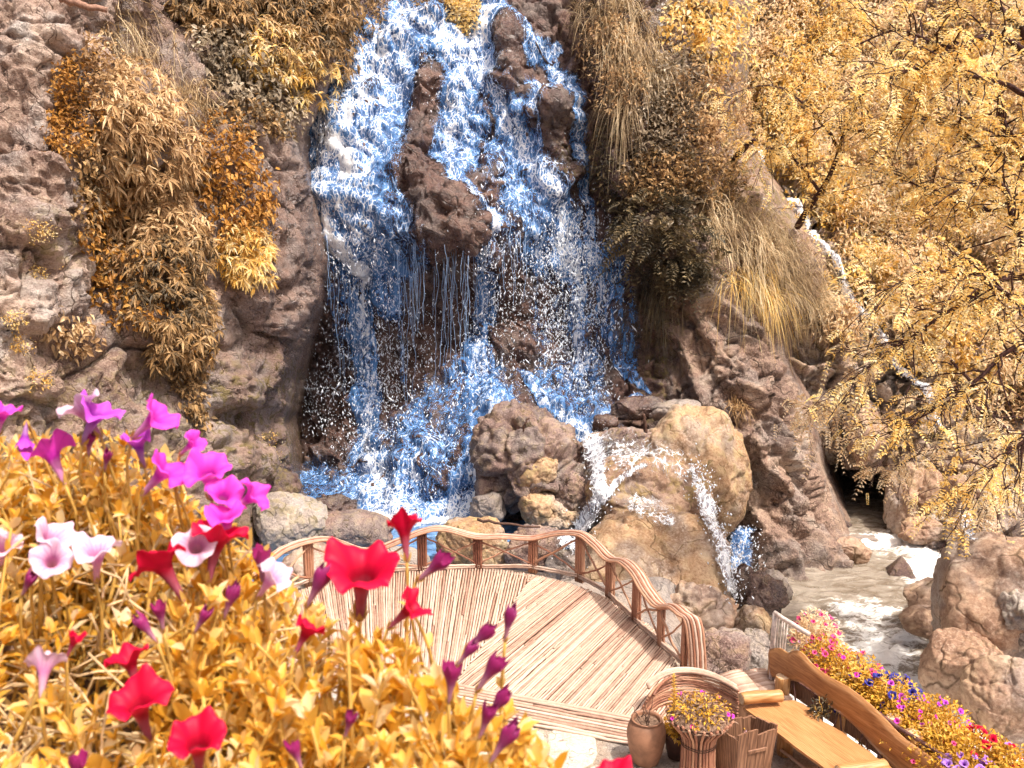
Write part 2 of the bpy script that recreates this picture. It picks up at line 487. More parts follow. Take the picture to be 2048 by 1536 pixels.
d = 0.32 * fbm(A.P * 0.7, 4, 21) + blocky(A.P, 0.55, 22, 0.34, 0.16) + blocky(A.P, 1.7, 23, 0.10, 0.05) + strata(A.P, (-.55, .3, .8), .55, .06, 26) + (0.04 + 0.04 * w_l) * fbm(A.P * 3.0, 5, 24, ridged=True) + 0.03 * w_l * blocky(A.P, 6.5, 25, 0.8, 0.3)
A.relief(d * (1 - .85 * sstep(0, 40, A.px - eA(A.py) + 10)))

# --- right buttress ---------------------------------------------------
eL = curve([(-160, 1150), (0, 1165), (200, 1195), (400, 1235), (500, 1262), (560, 1285), (650, 1292), (760, 1310), (850, 1375), (950, 1450), (1060, 1492), (1180, 1500)])
eR = curve([(-160, 1470), (100, 1455), (250, 1440), (350, 1500), (450, 1570), (520, 1625), (590, 1620), (640, 1560), (680, 1548), (720, 1552), (800, 1588), (860, 1600), (930, 1610), (1000, 1640), (1060, 1668), (1120, 1705), (1200, 1760)])
fC = tps([(1120,-150,27),(1300,-150,27),(1500,-150,29.5),(1750,-150,31),(1120,100,25.5),(1250,100,24.8),(1400,100,25.5),(1550,100,28),(1750,100,30),
          (1150,300,24.6),(1250,300,23.9),(1400,300,24.3),(1560,300,26.5),(1750,300,28.5),(1200,480,24.3),(1300,480,23.1),(1420,450,23.2),(1560,470,24.6),(1750,500,26.5),
          (1250,640,23.8),(1340,640,22.9),(1430,640,22.6),(1540,640,23.4),(1700,700,25.5),(1300,800,23.0),(1400,780,22.5),(1500,780,22.0),(1580,800,22.6),
          (1380,920,22.4),(1480,920,21.7),(1560,920,21.6),(1620,950,22.4),(1450,1060,21.8),(1540,1060,21.2),(1640,1060,22.0),(1450,1180,20.3),(1560,1180,20.2),(1700,1180,20.6)])
def fC2(px, py):
    Y = fC(px, py)
    u = np.maximum(0, eL(py) + 20 - px); v = np.maximum(0, px - eR(py) + 12)
    return Y + 0.0008 * u ** 2 + np.minimum(0.0011 * v ** 2, 9)
C = Sheet(1110, 1790, -260, 1200, 3.5, fC2)
# diagonal ribs running down to the right
s_ = (C.px - 1440) * 0.80 - (C.py - 760) * 0.60
rib = np.abs(((s_ + 26 * fbm(C.P * 0.5, 3, 31)) / 74.0) % 1.0 - 0.5) * 2
low = sstep(560, 700, C.py)
d = low * 0.42 * (0.5 - rib) + 0.30 * fbm(C.P * 0.6, 4, 32) + blocky(C.P, 0.9, 33, 0.32, 0.13, (1, 1, .7)) + blocky(C.P, 2.6, 34, 0.08, 0.05) + strata(C.P, (.75, .2, .6), .55, .10, 36) + 0.06 * fbm(C.P * 3.2, 4, 35, ridged=True)
C.relief(d * (1 - .85 * sstep(0, 36, C.px - eR(C.py) + 6)) * (1 - .7 * sstep(0, 50, eL(C.py) - C.px + 8)))

# --- gorge wall and hillside behind -----------------------------------
fD = tps([(1380,-180,33),(1600,-180,34),(1900,-180,33),(2250,-180,31),(1380,200,31),(1600,200,30.5),(1850,200,30.5),(2250,200,28.5),
          (1380,450,29),(1600,450,28.2),(1800,450,28.0),(2000,450,27),(2250,450,25.5),(1480,700,26.5),(1600,700,25.8),(1750,700,25.6),(1900,700,25),(2050,700,24.4),(2250,700,23),
          (1480,900,26.5),(1620,900,26.2),(1720,860,25.2),(1800,860,24.6),(1900,860,24.2),(2050,860,23.6),(2250,860,22),
          (1560,1030,27.5),(1690,1020,27.8),(1780,1010,25.2),(1860,1000,23.8),(1950,1000,23.0),(2080,1000,22.4),(2250,1000,21),
          (1560,1130,28),(1700,1130,27.5),(1850,1120,22.8),(1950,1120,22),(2080,1120,21),(2250,1120,20)])
D = Sheet(1380, 2440, -280, 1130, 4, fD)
d = -2.6 * np.exp(-(((D.px - 1700) / 95) ** 2 + ((D.py - 1020) / 68) ** 2) ** 2) + 0.45 * fbm(D.P * 0.45, 4, 41) + blocky(D.P, 0.75, 42, 0.65, 0.26, (1, 1, .6)) + blocky(D.P, 1.9, 43, 0.26, 0.10) + strata(D.P, (.3, .2, .9), .6, .14, 46) + 0.08 * fbm(D.P * 2.6, 4, 44, ridged=True)
D.relief(d)
# the stream bed that runs down the hillside
STREAM = np.array([(1440,250,12),(1475,290,14),(1510,335,14),(1545,375,13),(1580,425,11),(1612,470,11),(1650,520,10),(1700,595,10),(1740,650,10),(1780,705,9),(1815,765,9),(1850,830,10),(1890,900,8)], float)
def poly_dist(px, py, L):
    """distance to polyline in units of its local half width, and the path parameter"""
    best = np.full(px.shape, 99.0); par = np.zeros(px.shape)
    for k in range(len(L) - 1):
        a, b = L[k], L[k + 1]; v = b[:2] - a[:2]; l2 = (v ** 2).sum() + 1e-9
        t = np.clip(((px - a[0]) * v[0] + (py - a[1]) * v[1]) / l2, 0, 1)
        w = a[2] + (b[2] - a[2]) * t
        dd = np.hypot(px - a[0] - v[0] * t, py - a[1] - v[1] * t) / np.maximum(w, 1)
        m = dd < best; best = np.where(m, dd, best); par = np.where(m, k + t, par)
    return best, par
sd, _ = poly_dist(D.px, D.py, STREAM)
D.relief(-0.35 * np.exp(-(sd / 1.6) ** 2))

# --- water on the cliff: where it runs and how white it is ------------
STREAMS = [ # (px,py,half width)..., coverage, whiteness
 ([(805,-120,26),(803,0,26),(812,40,62),(760,90,70),(700,170,62),(655,260,60),(640,350,52),(650,430,48),(690,490,50),(715,560,48),(728,650,38),(735,740,32),(742,830,34),(748,910,46),(770,1000,90),(800,1060,110)], 1.0, .55),
 ([(650,270,30),(690,310,40),(700,350,34)], 1.0, 1.0), ([(655,440,14),(690,490,30),(706,530,24),(716,580,20)], 1.0, 1.1),
 ([(640,460,16),(665,500,18),(690,520,18)], 1.0, 1.0),
 ([(810,50,60),(790,130,70),(760,220,72),(720,310,84),(705,400,88),(735,480,76),(765,550,66),(775,610,40)], 1.0, .42),
 ([(770,110,30),(720,210,26),(690,260,20)], 1.0, .75),
 ([(780,420,50),(800,480,62),(815,530,60)], .62, .2), ([(800,560,10),(803,650,9),(808,760,8)], .7, .5),
 ([(850,50,60),(900,90,54),(925,140,52),(915,220,42),(895,300,34),(905,345,22),(945,392,13),(962,420,22),(982,470,44),(975,560,36),(962,650,32),(958,740,42),(975,800,60),(1000,860,46),(965,930,44),(930,1010,60)], .95, .5),
 ([(935,400,10),(955,425,12),(985,440,28)], 1.0, .9),
 ([(880,60,50),(950,120,46),(1000,190,40),(1025,260,36),(1050,310,34),(1085,350,40),(1105,400,42),(1125,470,40),(1145,540,42)], .95, .62),
 ([(1145,540,42),(1162,620,44),(1168,700,46),(1172,790,60)], .60, .3),
 ([(920,160,34),(935,250,46),(925,320,40)], .85, .35), ([(1000,300,40),(1010,360,46),(1060,440,44),(1080,520,50)], .72, .25),
 ([(1080,520,50),(1100,620,60),(1110,720,60),(1120,790,60)], .46, .15),
 ([(985,-120,24),(985,0,30),(985,30,40),(960,70,30),(930,90,40)], 1.0, .6), ([(1005,20,24),(1040,80,20),(1065,120,22)], .8, .4),
 ([(1050,100,24),(1090,110,34),(1120,150,30),(1150,195,20),(1162,270,17),(1170,360,18),(1180,450,20),(1192,520,28),(1205,590,34),(1215,660,26),(1232,710,17),(1262,755,15),(1292,785,10)], .85, .42),
 ([(1060,180,16),(1090,200,30),(1060,225,24)], .8, .6), ([(1066,235,5),(1078,290,9),(1090,345,12)], .95, .5), ([(1120,85,12),(1090,110,14)], .7, .4),
 ([(1225,530,50),(1240,600,44),(1252,670,30),(1262,720,18)], .66, .1),
 ([(960,750,70),(900,820,80),(850,880,90),(800,950,110),(790,1030,120)], .66, .08), ([(830,960,20),(870,900,14),(900,850,10)], .8, .5), ([(1010,880,20),(975,930,34),(955,1000,36),(905,1025,60)], .95, .75),
 ([(1035,745,14),(1075,795,18),(1115,835,22),(1165,868,34),(1195,880,30)], .9, .6), ([(1120,780,80),(1170,830,70),(1200,860,50)], .68, .22), ([(1270,800,10),(1220,830,18),(1180,860,30)], .9, .6),
 ([(668,470,10),(650,560,9),(640,640,5)], .6, .3), ([(655,560,20),(690,640,26),(710,720,24)], .55, .2),
 ([(706,520,26),(722,600,26),(734,700,22),(742,800,20),(748,900,26),(755,960,34)], 1.05, .62), ([(985,450,26),(980,540,24),(962,650,20),(958,740,26)], 1.0, .6), ([(1120,440,26),(1145,540,24),(1160,640,22),(1166,740,24)], .9, .7),
 ([(640,975,60),(700,1010,60),(760,1040,60)], .6, .0),
]
cover = np.zeros(B.px.shape); white = np.zeros(B.px.shape)
jx = B.px + 16 * perlin(np.stack([B.px / 42, B.py / 90, 0 * B.px], -1), 3) + 7 * perlin(np.stack([B.px / 14, B.py / 40, 0 * B.px], -1), 4)
jy = B.py + 9 * perlin(np.stack([B.px / 30, B.py / 30, 0 * B.px + 5], -1), 5)
for pts, cv, wh in STREAMS:
    dd, _ = poly_dist(jx, jy, np.array(pts, float))
    s = 1 - sstep(0.45, 1.18, dd)
    cover = np.maximum(cover, cv * s)
    white = np.maximum(white, wh * (1 - sstep(0.05, 1.0, dd)))
for (cx, cy, sx, sy, k) in [(845,182,28,36,.9),(842,300,20,90,.8),(905,430,46,60,.9),(1010,95,26,40,.7),(1015,160,34,40,.8),(1100,245,42,34,.65),(1118,305,30,70,.85),(990,372,18,52,.7),(1000,515,20,60,.8),(742,172,22,22,.5),(870,620,50,90,.75),(760,660,12,60,.4),(1045,600,22,90,.5),(880,860,20,40,.4),(790,880,24,50,.4),(690,850,22,60,.6)]:
    g_ = 1 - k * np.exp(-np.maximum(0, np.hypot((jx - cx) / sx, (jy - cy) / sy) - .45) ** 2 * 4); cover = cover * g_; white = white * g_
freef = sstep(500, 580, B.py) * sstep(900, 780, B.py)
cover = cover * (1 - .16 * freef)
spread, _ = poly_dist(B.px, B.py, np.array([(800,0,90),(740,150,160),(700,300,190),(760,480,240),(860,700,320),(860,950,360)], float))
wetB = np.clip(1.25 - spread, 0, 1) ** 0.5 * 0.85
for cx, cy, sx, sy in ((1120,400,150,300),(1200,650,120,160),(1000,100,150,120),(960,600,200,200)): wetB = np.maximum(wetB, 0.9 * gauss(B.px, B.py, cx, cy, sx, sy))
wetB = np.clip(np.maximum(wetB, sstep(0.1, 0.5, cover)), 0, 1)
mossB = gauss(B.px, B.py, 1130, 330, 30, 60) + gauss(B.px, B.py, 560, 860, 40, 120) + sstep(1230, 1330, B.px) * sstep(480, 560, B.py)
def put_sheet(name, S, mat, attrs):
    o = obj(name, mesh_np(name, S.P, S.quads(), {k: v.ravel() for k, v in attrs.items()}, mat=mat))
    return tag(o, kind='structure')
put_sheet('waterfall_cliff', B, M['cliff_wet'], {'wet': wetB, 'moss': np.clip(mossB, 0, 1)})
mossA = sstep(380, 460, A.px) * sstep(650, 880, A.py) + 0.5 * sstep(600, 800, A.py) + 0.8 * gauss(A.px, A.py, 120, 480, 90, 60) + 0.9 * gauss(A.px, A.py, 545, 900, 40, 120)
wetA = 0.75 * sstep(440, 600, A.px) * sstep(180, 480, A.py) + 0.55 * sstep(200, 420, A.px) * sstep(120, 0, A.py) + 0.45 * sstep(190, 300, A.px)
put_sheet('left_cliff', A, M['cliff_pale'], {'wet': np.clip(wetA, 0, 1), 'moss': np.clip(mossA, 0, 1)})
mossC = gauss(C.px, C.py, 1320, 640, 60, 130) + gauss(C.px, C.py, 1600, 640, 60, 60) + sstep(560, 400, C.py)
wetC = np.clip(1.0 * sstep(1430, 1310, C.px) + 0.55 * gauss(C.px, C.py, 1560, 720, 60, 130) + 0.6 * sstep(1000, 1140, C.py), 0, 1)
put_sheet('right_buttress', C, M['buttress'], {'wet': wetC, 'moss': np.clip(mossC, 0, 1)})
put_sheet('gorge_hillside', D, M['gorge'], {'moss': np.clip(0.25 + sstep(750, 500, D.py), 0, 1)})

# ------------------------------------------------------------------ water materials
def foam_mat(name, blue, deep, alpha_gain=1.0, clear=0.0, stretch=0.42, cell=7.5, white=(0.93, 0.95, 0.97)):
    t = NT(name)
    p = t.pos()
    warp = t.n('ShaderNodeTexNoise', i_Scale=2.6, i_Detail=3.0); t.l(p, warp.inputs['Vector'])
    mv = t.n('ShaderNodeMix', data_type='VECTOR'); mv.inputs[0].default_value = 0.16
    t.l(p, mv.inputs[4]); t.l(warp.outputs['Color'], mv.inputs[5])
    q = t.scaled(mv.outputs[1], (1.0, 1.0, stretch))
    v1 = t.n('ShaderNodeTexVoronoi', feature='DISTANCE_TO_EDGE', i_Scale=cell, i_Randomness=1.0); t.l(q, v1.inputs['Vector'])
    v2 = t.n('ShaderNodeTexVoronoi', feature='DISTANCE_TO_EDGE', i_Scale=cell * 2.3); t.l(q, v2.inputs['Vector'])
    n1a = t.noise(q, 4.6, 4, 0.72, 1.0); fr = t.attr('free').outputs['Fac']
    n1b = t.noise(t.scaled(p, (1, 1, .16)), 7.0, 4, 0.68, 0.5)
    n1m = t.n('ShaderNodeMix', data_type='FLOAT'); t.l(fr, n1m.inputs[0]); t.l(n1a, n1m.inputs[2]); t.l(n1b, n1m.inputs[3]); n1 = n1m.outputs[0]
    n2 = t.noise(q, 12.0, 3, 0.7, 0.6)
    lace = t.math('MULTIPLY', t.math('SUBTRACT', 1.0, t.math('MULTIPLY', fr, .6)), t.math('MAXIMUM', t.mapr(v1.outputs['Distance'], 0.10, 0.0), t.math('MULTIPLY', t.mapr(v2.outputs['Distance'], 0.13, 0.0), 0.75)))
    cov = t.attr('cover').outputs['Fac']; wh = t.attr('white').outputs['Fac']
    tex = t.math('ADD', t.math('MULTIPLY', t.math('SUBTRACT', n1, 0.5), 1.7), t.math('MULTIPLY', t.math('SUBTRACT', n2, 0.5), 0.9))
    body = t.math('ADD', t.math('ADD', t.math('MULTIPLY', wh, 0.72), t.math('MULTIPLY', lace, 0.46)), tex)
    wfac = t.mapr(body, 0.40, 0.86)
    c = t.mix(t.mapr(n1, 0.3, 0.65), deep, blue)
    c = t.mix(wfac, c, white)
    al = t.math('ADD', t.math('MULTIPLY', cov, 1.08), t.math('ADD', t.math('MULTIPLY', tex, 1.0), t.math('MULTIPLY', lace, 0.42)))
    alpha = t.math('MULTIPLY', t.mapr(al, 0.40, 0.98), alpha_gain, clamp=True)
    alpha = t.math('MULTIPLY', alpha, t.mapr(wfac, 0.0, 0.5, 0.80, 1.0))
    h = t.math('ADD', n1, t.math('MULTIPLY', lace, 0.35))
    sh = t.bsdf(c, t.mapr(wfac, 0.0, 1.0, 0.22, 0.6), 0.35, t.bump(h, 0.4, 0.08))
    tr = t.n('ShaderNodeBsdfTransparent')
    mx = t.n('ShaderNodeMixShader'); t.l(alpha, mx.inputs[0]); t.l(tr.outputs[0], mx.inputs[1]); t.l(sh, mx.inputs[2])
    return t.done(mx.outputs[0])
M['fall'] = foam_mat('falling_water', (0.13, 0.33, 0.70), (0.03, 0.085, 0.23))
M['runoff'] = foam_mat('runoff_water', (0.42, 0.46, 0.56), (0.22, 0.2, 0.24), stretch=0.5, cell=7.0)
t = NT('water_drops'); M['drops'] = t.done(t.bsdf((0.86, 0.91, 0.98), 0.25, 0.5))
t = NT('water_threads'); M['threads'] = t.done(t.bsdf((0.38, 0.55, 0.82), 0.2, 0.5))

# the fall itself: a water skin standing proud of the rock, thicker where it runs strongly
def blur(Z, k):
    for ax in (0, 1):
        Z = np.apply_along_axis(lambda v: np.convolve(np.pad(v, k, mode='edge'), np.ones(2 * k + 1) / (2 * k + 1), 'valid'), ax, Z)
    return Z
Bs = np.stack([blur(B.P[..., k], 3) for k in range(3)], -1)
Ns = grid_normals(Bs)
push = np.maximum(0, ((B.P - Bs) * Ns).sum(-1))
turb = fbm(Bs * np.array([2.6, 2.6, 1.2]), 4, 51, 0.6)
thick = 0.03 + 0.04 * cover + 0.045 * cover * turb
Wp = Bs + Ns * (blur(push, 2) + np.maximum(thick, 0.015))[..., None]
m = cover > 0.04
Q = B.quads(m)
used = np.zeros(m.size, bool); used[Q.ravel()] = True
remap = np.cumsum(used) - 1
fall = obj('waterfall', mesh_np('waterfall', Wp.reshape(-1, 3)[used], remap[Q], {'cover': cover.ravel()[used], 'white': white.ravel()[used], 'free': freef.ravel()[used]}, mat=M['fall']))
tag(fall, 'tall blue and white waterfall spreading over the dark rock face', 'waterfall')

# thin threads dripping off the overhang
mb = MB()
def drip(px0, py0, ln, r=0.012):
    p, n = B.at(px0, py0)
    p = p + n * 0.12
    L = ln / FPX * 25.0
    k = max(3, int(L / 0.16))
    s = np.linspace(0, 1, k)
    P = np.stack([p[0] + np.cumsum(RNG.normal(0, .022, k)), p[1] - 0.05 - 0.15 * s + RNG.normal(0, .01, k), p[2] - L * s], -1)
    mb.add(*tube(P, r * (1 - .5 * s) * RNG.uniform(.6, 1.3, k), 4))
for k in range(44):
    x = RNG.uniform(770, 960); drip(x, RNG.uniform(470, 560), RNG.uniform(40, 170), RNG.uniform(.0025, .006))
for x, y, l in [(800,520,300),(845,480,180),(905,520,330),(880,520,240),(930,500,260),(690,560,260),(668,540,200),(648,470,220),(1000,440,160),(1035,460,150),(700,700,120)]:
    for j in range(4): drip(x + RNG.normal(0, 7), y, l * RNG.uniform(.5, 1.1), .007)
tag(obj('water_threads', mb.mesh('water_threads', M['threads']), fall), kind='stuff')

# loose drops thrown off the falls
OCT = np.array([(1,0,0),(-1,0,0),(0,1,0),(0,-1,0),(0,0,1),(0,0,-1)], float)
OCTF = np.array([(0,2,4),(2,1,4),(1,3,4),(3,0,4),(2,0,5),(1,2,5),(3,1,5),(0,3,5)])
def drops(P, size, long):
    n = len(P)
    S = OCT[None] * (size[:, None, None] * np.stack([np.ones(n), np.ones(n), long], -1)[:, None, :])
    a = RNG.uniform(0, 2 * math.pi, n); ca, sa = np.cos(a)[:, None], np.sin(a)[:, None]
    X = S[..., 0] * ca - S[..., 1] * sa; Yc = S[..., 0] * sa + S[..., 1] * ca
    tl = RNG.normal(0, .5, n)[:, None]
    V = np.stack([X + tl * S[..., 2], Yc, S[..., 2]], -1) + P[:, None, :]
    return V.reshape(-1, 3), (OCTF[None] + 6 * np.arange(n)[:, None, None]).reshape(-1, 3)
SPRAY = [([(700,480,60),(720,620,70),(745,780,80),(760,930,110)], 2700), ([(790,560,60),(810,720,70),(830,860,90)], 1300), ([(975,440,60),(985,560,60),(965,700,50),(970,850,70)], 2200),
         ([(1130,440,50),(1155,560,60),(1165,680,66),(1170,820,80)], 3000), ([(1080,480,60),(1095,620,70),(1110,760,70)], 1800), ([(1190,440,30),(1205,560,40),(1215,660,40)], 900),
         ([(660,200,80),(650,330,70)], 400), ([(800,100,100),(900,200,120),(1000,280,100)], 500), ([(760,980,130),(880,1000,110)], 900), ([(620,760,60),(680,800,60)], 700)]
Ps = []
for pts, n in SPRAY:
    L = np.array(pts, float); k = RNG.uniform(0, len(L) - 1 - 1e-6, n); i = k.astype(int); u = (k - i)[:, None]
    c = L[i] * (1 - u) + L[i + 1] * u
    a = c[:, :2] + RNG.normal(0, .55, (n, 2)) * c[:, 2:3]
    p, nn = B.at(a[:, 0], a[:, 1])
    Ps.append(p + nn * RNG.uniform(.12, .75, n)[:, None])
Ps = np.concatenate(Ps)
V, F = drops(Ps, RNG.gamma(2.0, 0.0042, len(Ps)) + .003, RNG.uniform(.8, 3.6, len(Ps)))
tag(obj('spray', mesh_np('spray', V, F, smooth=True, mat=M['drops']), fall), kind='stuff')

# the small stream on the far hillside
n = 170; k = np.linspace(0, len(STREAM) - 1.001, n); i = k.astype(int); u = (k - i)[:, None]
c = STREAM[i] * (1 - u) + STREAM[i + 1] * u
p, nn = D.at(c[:, 0], c[:, 1])
ker = np.ones(13) / 13
p = np.stack([np.convolve(np.pad(p[:, a_], 6, mode='edge'), ker, 'valid') for a_ in range(3)], -1) + np.array([0, -.45, .10])
nb = 9; ss = np.linspace(-1, 1, nb)
side_ = np.array([.92, -.15, .36])
wid = c[:, 2] / FPX * 27 * 1.0
G = p[:, None, :] + side_[None, None] * (wid[:, None] * ss[None])[..., None]
G = G + np.array([0, -1, .3]) * (.10 * (1 - ss ** 2))[None, :, None] + .05 * fbm(G * 3.0, 3, 77)[..., None] * np.array([.3, -1, .6])
cv = (.85 * (1 - ss[None] ** 2) + .8 * fbm(G * np.array([1.5, 1.5, 1.5]), 3, 78)) * sstep(0, .05, np.linspace(0, 1, n))[:, None] * (1 - sstep(.93, 1, np.linspace(0, 1, n)))[:, None]
a = (np.arange(n - 1)[:, None] * nb + np.arange(nb - 1)[None]).ravel()
o = obj('hillside_stream', mesh_np('hillside_stream', G.reshape(-1, 3), np.stack([a, a + nb, a + nb + 1, a + 1], -1), {'cover': cv.ravel(), 'white': np.full(n * nb, .75)}, mat=M['runoff']))
tag(o, 'thin white stream tumbling down the far golden hillside', 'stream')

# ------------------------------------------------------------------ ground, river and pool
RIV = -2.5
xs = np.linspace(-70, 70, 141); ys = np.linspace(-40, 100, 141)
gx, gy = np.meshgrid(xs, ys)
gz = -4.2 + 0.4 * fbm(np.stack([gx, gy, 0 * gx], -1) * .15, 3, 60)
n = len(xs); a = (np.arange(n - 1)[:, None] * n + np.arange(n - 1)[None]).ravel()
tag(obj('ground', mesh_np('ground', np.stack([gx, gy, gz], -1), np.stack([a, a + 1, a + n + 1, a + n], -1), mat=M['ground'])), kind='structure')

t = NT('river_water'); p = t.pos()
n1 = t.noise(t.scaled(p, (0.7, 1.5, 1)), 1.7, 6, 0.65, 1.2); n2 = t.noise(t.scaled(p, (0.8, 1.6, 1)), 7.0, 5, 0.7, 0.8); n3 = t.noise(p, 22.0, 3, 0.6)
fo = t.attr('foam').outputs['Fac']
fac = t.mapr(t.math('ADD', fo, t.math('ADD', t.math('MULTIPLY', t.math('SUBTRACT', n1, .5), 1.3), t.math('MULTIPLY', t.math('SUBTRACT', n2, .5), 1.0))), 0.42, 0.82)
c = t.mix(t.mapr(n1, .35, .65), (0.20, 0.155, 0.11), (0.36, 0.31, 0.25)); c = t.mix(fac, c, (0.92, 0.90, 0.86))
M['river'] = t.done(t.bsdf(c, t.mapr(fac, 0, 1, 0.10, 0.6), 0.5, t.bump(t.math('ADD', n2, t.math('MULTIPLY', n1, 1.4)), 0.55, 0.12)))
xs = np.arange(1.0, 22, .085); ys = np.arange(6.0, 30, .085)
gx, gy = np.meshgrid(xs, ys); q = np.stack([gx, gy, 0 * gx], -1)
rpx, rpy = proj(np.stack([gx, gy, 0 * gx + RIV], -1))
foam = 0.05 + 0.95 * gauss(rpx, rpy, 1930, 1120, 150, 50) + .75 * gauss(rpx, rpy, 1800, 1080, 170, 18) + .8 * gauss(rpx, rpy, 1760, 1300, 110, 70) + .55 * gauss(rpx, rpy, 1700, 1215, 90, 30) \
     + 1.1 * sstep(1330, 1400, rpy) + .7 * gauss(rpx, rpy, 1880, 1160, 60, 30) + .9 * gauss(rpx, rpy, 1490, 1160, 60, 40) - .3 * gauss(rpx, rpy, 1640, 1165, 90, 30)
foam = np.clip(foam, 0, 1.1)
gz = RIV + (0.05 + .12 * foam) * fbm(q * np.array([.9, 1.6, 1]), 5, 61, .55, True) + .10 * foam * fbm(q * 4, 3, 62)
nx = len(xs); a = (np.arange(len(ys) - 1)[:, None] * nx + np.arange(nx - 1)[None]).ravel()
tag(obj('river', mesh_np('river', np.stack([gx, gy, gz], -1), np.stack([a, a + 1, a + nx + 1, a + nx], -1), {'foam': foam.ravel()}, mat=M['river'])), kind='structure')

t = NT('pool_water'); p = t.pos()
n1 = t.noise(t.scaled(p, (1, 1.7, 1)), 2.2, 6, 0.7, 1.2); n2 = t.noise(t.scaled(p, (1, 1.8, 1)), 8.0, 4, 0.7, 0.6)
fo = t.attr('foam').outputs['Fac']
fac = t.mapr(t.math('ADD', fo, t.math('ADD', t.math('MULTIPLY', t.math('SUBTRACT', n1, .5), 1.5), t.math('MULTIPLY', t.math('SUBTRACT', n2, .5), .8))), 0.4, 0.85)
c = t.mix(t.mapr(n1, .35, .65), (0.06, 0.11, 0.20), (0.16, 0.33, 0.62)); c = t.mix(fac, c, (0.92, 0.94, 0.96))
M['pool'] = t.done(t.bsdf(c, t.mapr(fac, 0, 1, 0.08, 0.55), 0.5, t.bump(t.math('ADD', n2, n1), 0.6, 0.12)))
xs = np.arange(-9, 2.4, .08); ys = np.arange(14.5, 27.5, .08)
gx, gy = np.meshgrid(xs, ys); q = np.stack([gx, gy, 0 * gx], -1)
rpx, rpy = proj(np.stack([gx, gy, 0 * gx - 1.05], -1))
foam = np.clip(.05 + .9 * gauss(rpx, rpy, 860, 1030, 110, 26) + .6 * gauss(rpx, rpy, 760, 1010, 70, 30) + .5 * gauss(rpx, rpy, 1130, 1100, 60, 40), 0, 1.1)
gz = -1.05 + (.04 + .1 * foam) * fbm(q * np.array([1.2, 2, 1]), 5, 65, .55, True)
nx = len(xs); a = (np.arange(len(ys) - 1)[:, None] * nx + np.arange(nx - 1)[None]).ravel()
tag(obj('plunge_pool', mesh_np('plunge_pool', np.stack([gx, gy, gz], -1), np.stack([a, a + 1, a + nx + 1, a + nx], -1), {'foam': foam.ravel()}, mat=M['pool'])), kind='structure')
# ------------------------------------------------------------------ boulders
M['b_pink'] = rock_mat('pinkish_boulder', (0.09, 0.05, 0.045), (0.27, 0.175, 0.145), (0.50, 0.37, 0.30), 1.5, moss=(0.33, 0.24, 0.08), bump=0.55, wet=True)
M['b_ochre'] = rock_mat('ochre_boulder', (0.22, 0.115, 0.055), (0.42, 0.265, 0.15), (0.60, 0.44, 0.29), 1.1, moss=(0.35, 0.27, 0.1), bump=0.4, wet=True)
M['b_grey'] = rock_mat('grey_boulder', (0.16, 0.13, 0.115), (0.35, 0.29, 0.25), (0.55, 0.47, 0.40), 1.3, moss=(0.30, 0.24, 0.1), bump=0.5, wet=True)
M['b_dark'] = rock_mat('dark_wet_boulder', (0.055, 0.03, 0.027), (0.14, 0.08, 0.065), (0.30, 0.20, 0.16), 1.6, moss=(0.2, 0.15, 0.05), bump=0.5, wet=True, rough=0.4)
M['b_sand'] = rock_mat('sandstone_boulder', (0.20, 0.11, 0.07), (0.39, 0.245, 0.16), (0.55, 0.40, 0.285), 0.9, moss=(0.4, 0.28, 0.12), bump=0.35, wet=True, fine=0.6)
def icosphere(sub):
    t_ = (1 + 5 ** .5) / 2
    V = [(-1,t_,0),(1,t_,0),(-1,-t_,0),(1,-t_,0),(0,-1,t_),(0,1,t_),(0,-1,-t_),(0,1,-t_),(t_,0,-1),(t_,0,1),(-t_,0,-1),(-t_,0,1)]
    F = [(0,11,5),(0,5,1),(0,1,7),(0,7,10),(0,10,11),(1,5,9),(5,11,4),(11,10,2),(10,7,6),(7,1,8),(3,9,4),(3,4,2),(3,2,6),(3,6,8),(3,8,9),(4,9,5),(2,4,11),(6,2,10),(8,6,7),(9,8,1)]
    V = np.array(V, float); F = np.array(F); V /= np.linalg.norm(V, axis=1)[:, None]
    for _ in range(sub):
        E = np.sort(np.concatenate([F[:, [0, 1]], F[:, [1, 2]], F[:, [2, 0]]]), axis=1)
        U, inv = np.unique(E, axis=0, return_inverse=True); inv = inv.ravel()
        mid = V[U].sum(1); mid /= np.linalg.norm(mid, axis=1)[:, None]
        n, k = len(V), len(F); V = np.concatenate([V, mid])
        ab, bc, ca = inv[:k] + n, inv[k:2 * k] + n, inv[2 * k:] + n
        F = np.concatenate([np.stack([F[:, 0], ab, ca], 1), np.stack([F[:, 1], bc, ab], 1), np.stack([F[:, 2], ca, bc], 1), np.stack([ab, bc, ca], 1)])
    return V, F
ICO = {k: icosphere(k) for k in (3, 4, 5)}
BOULD = {}
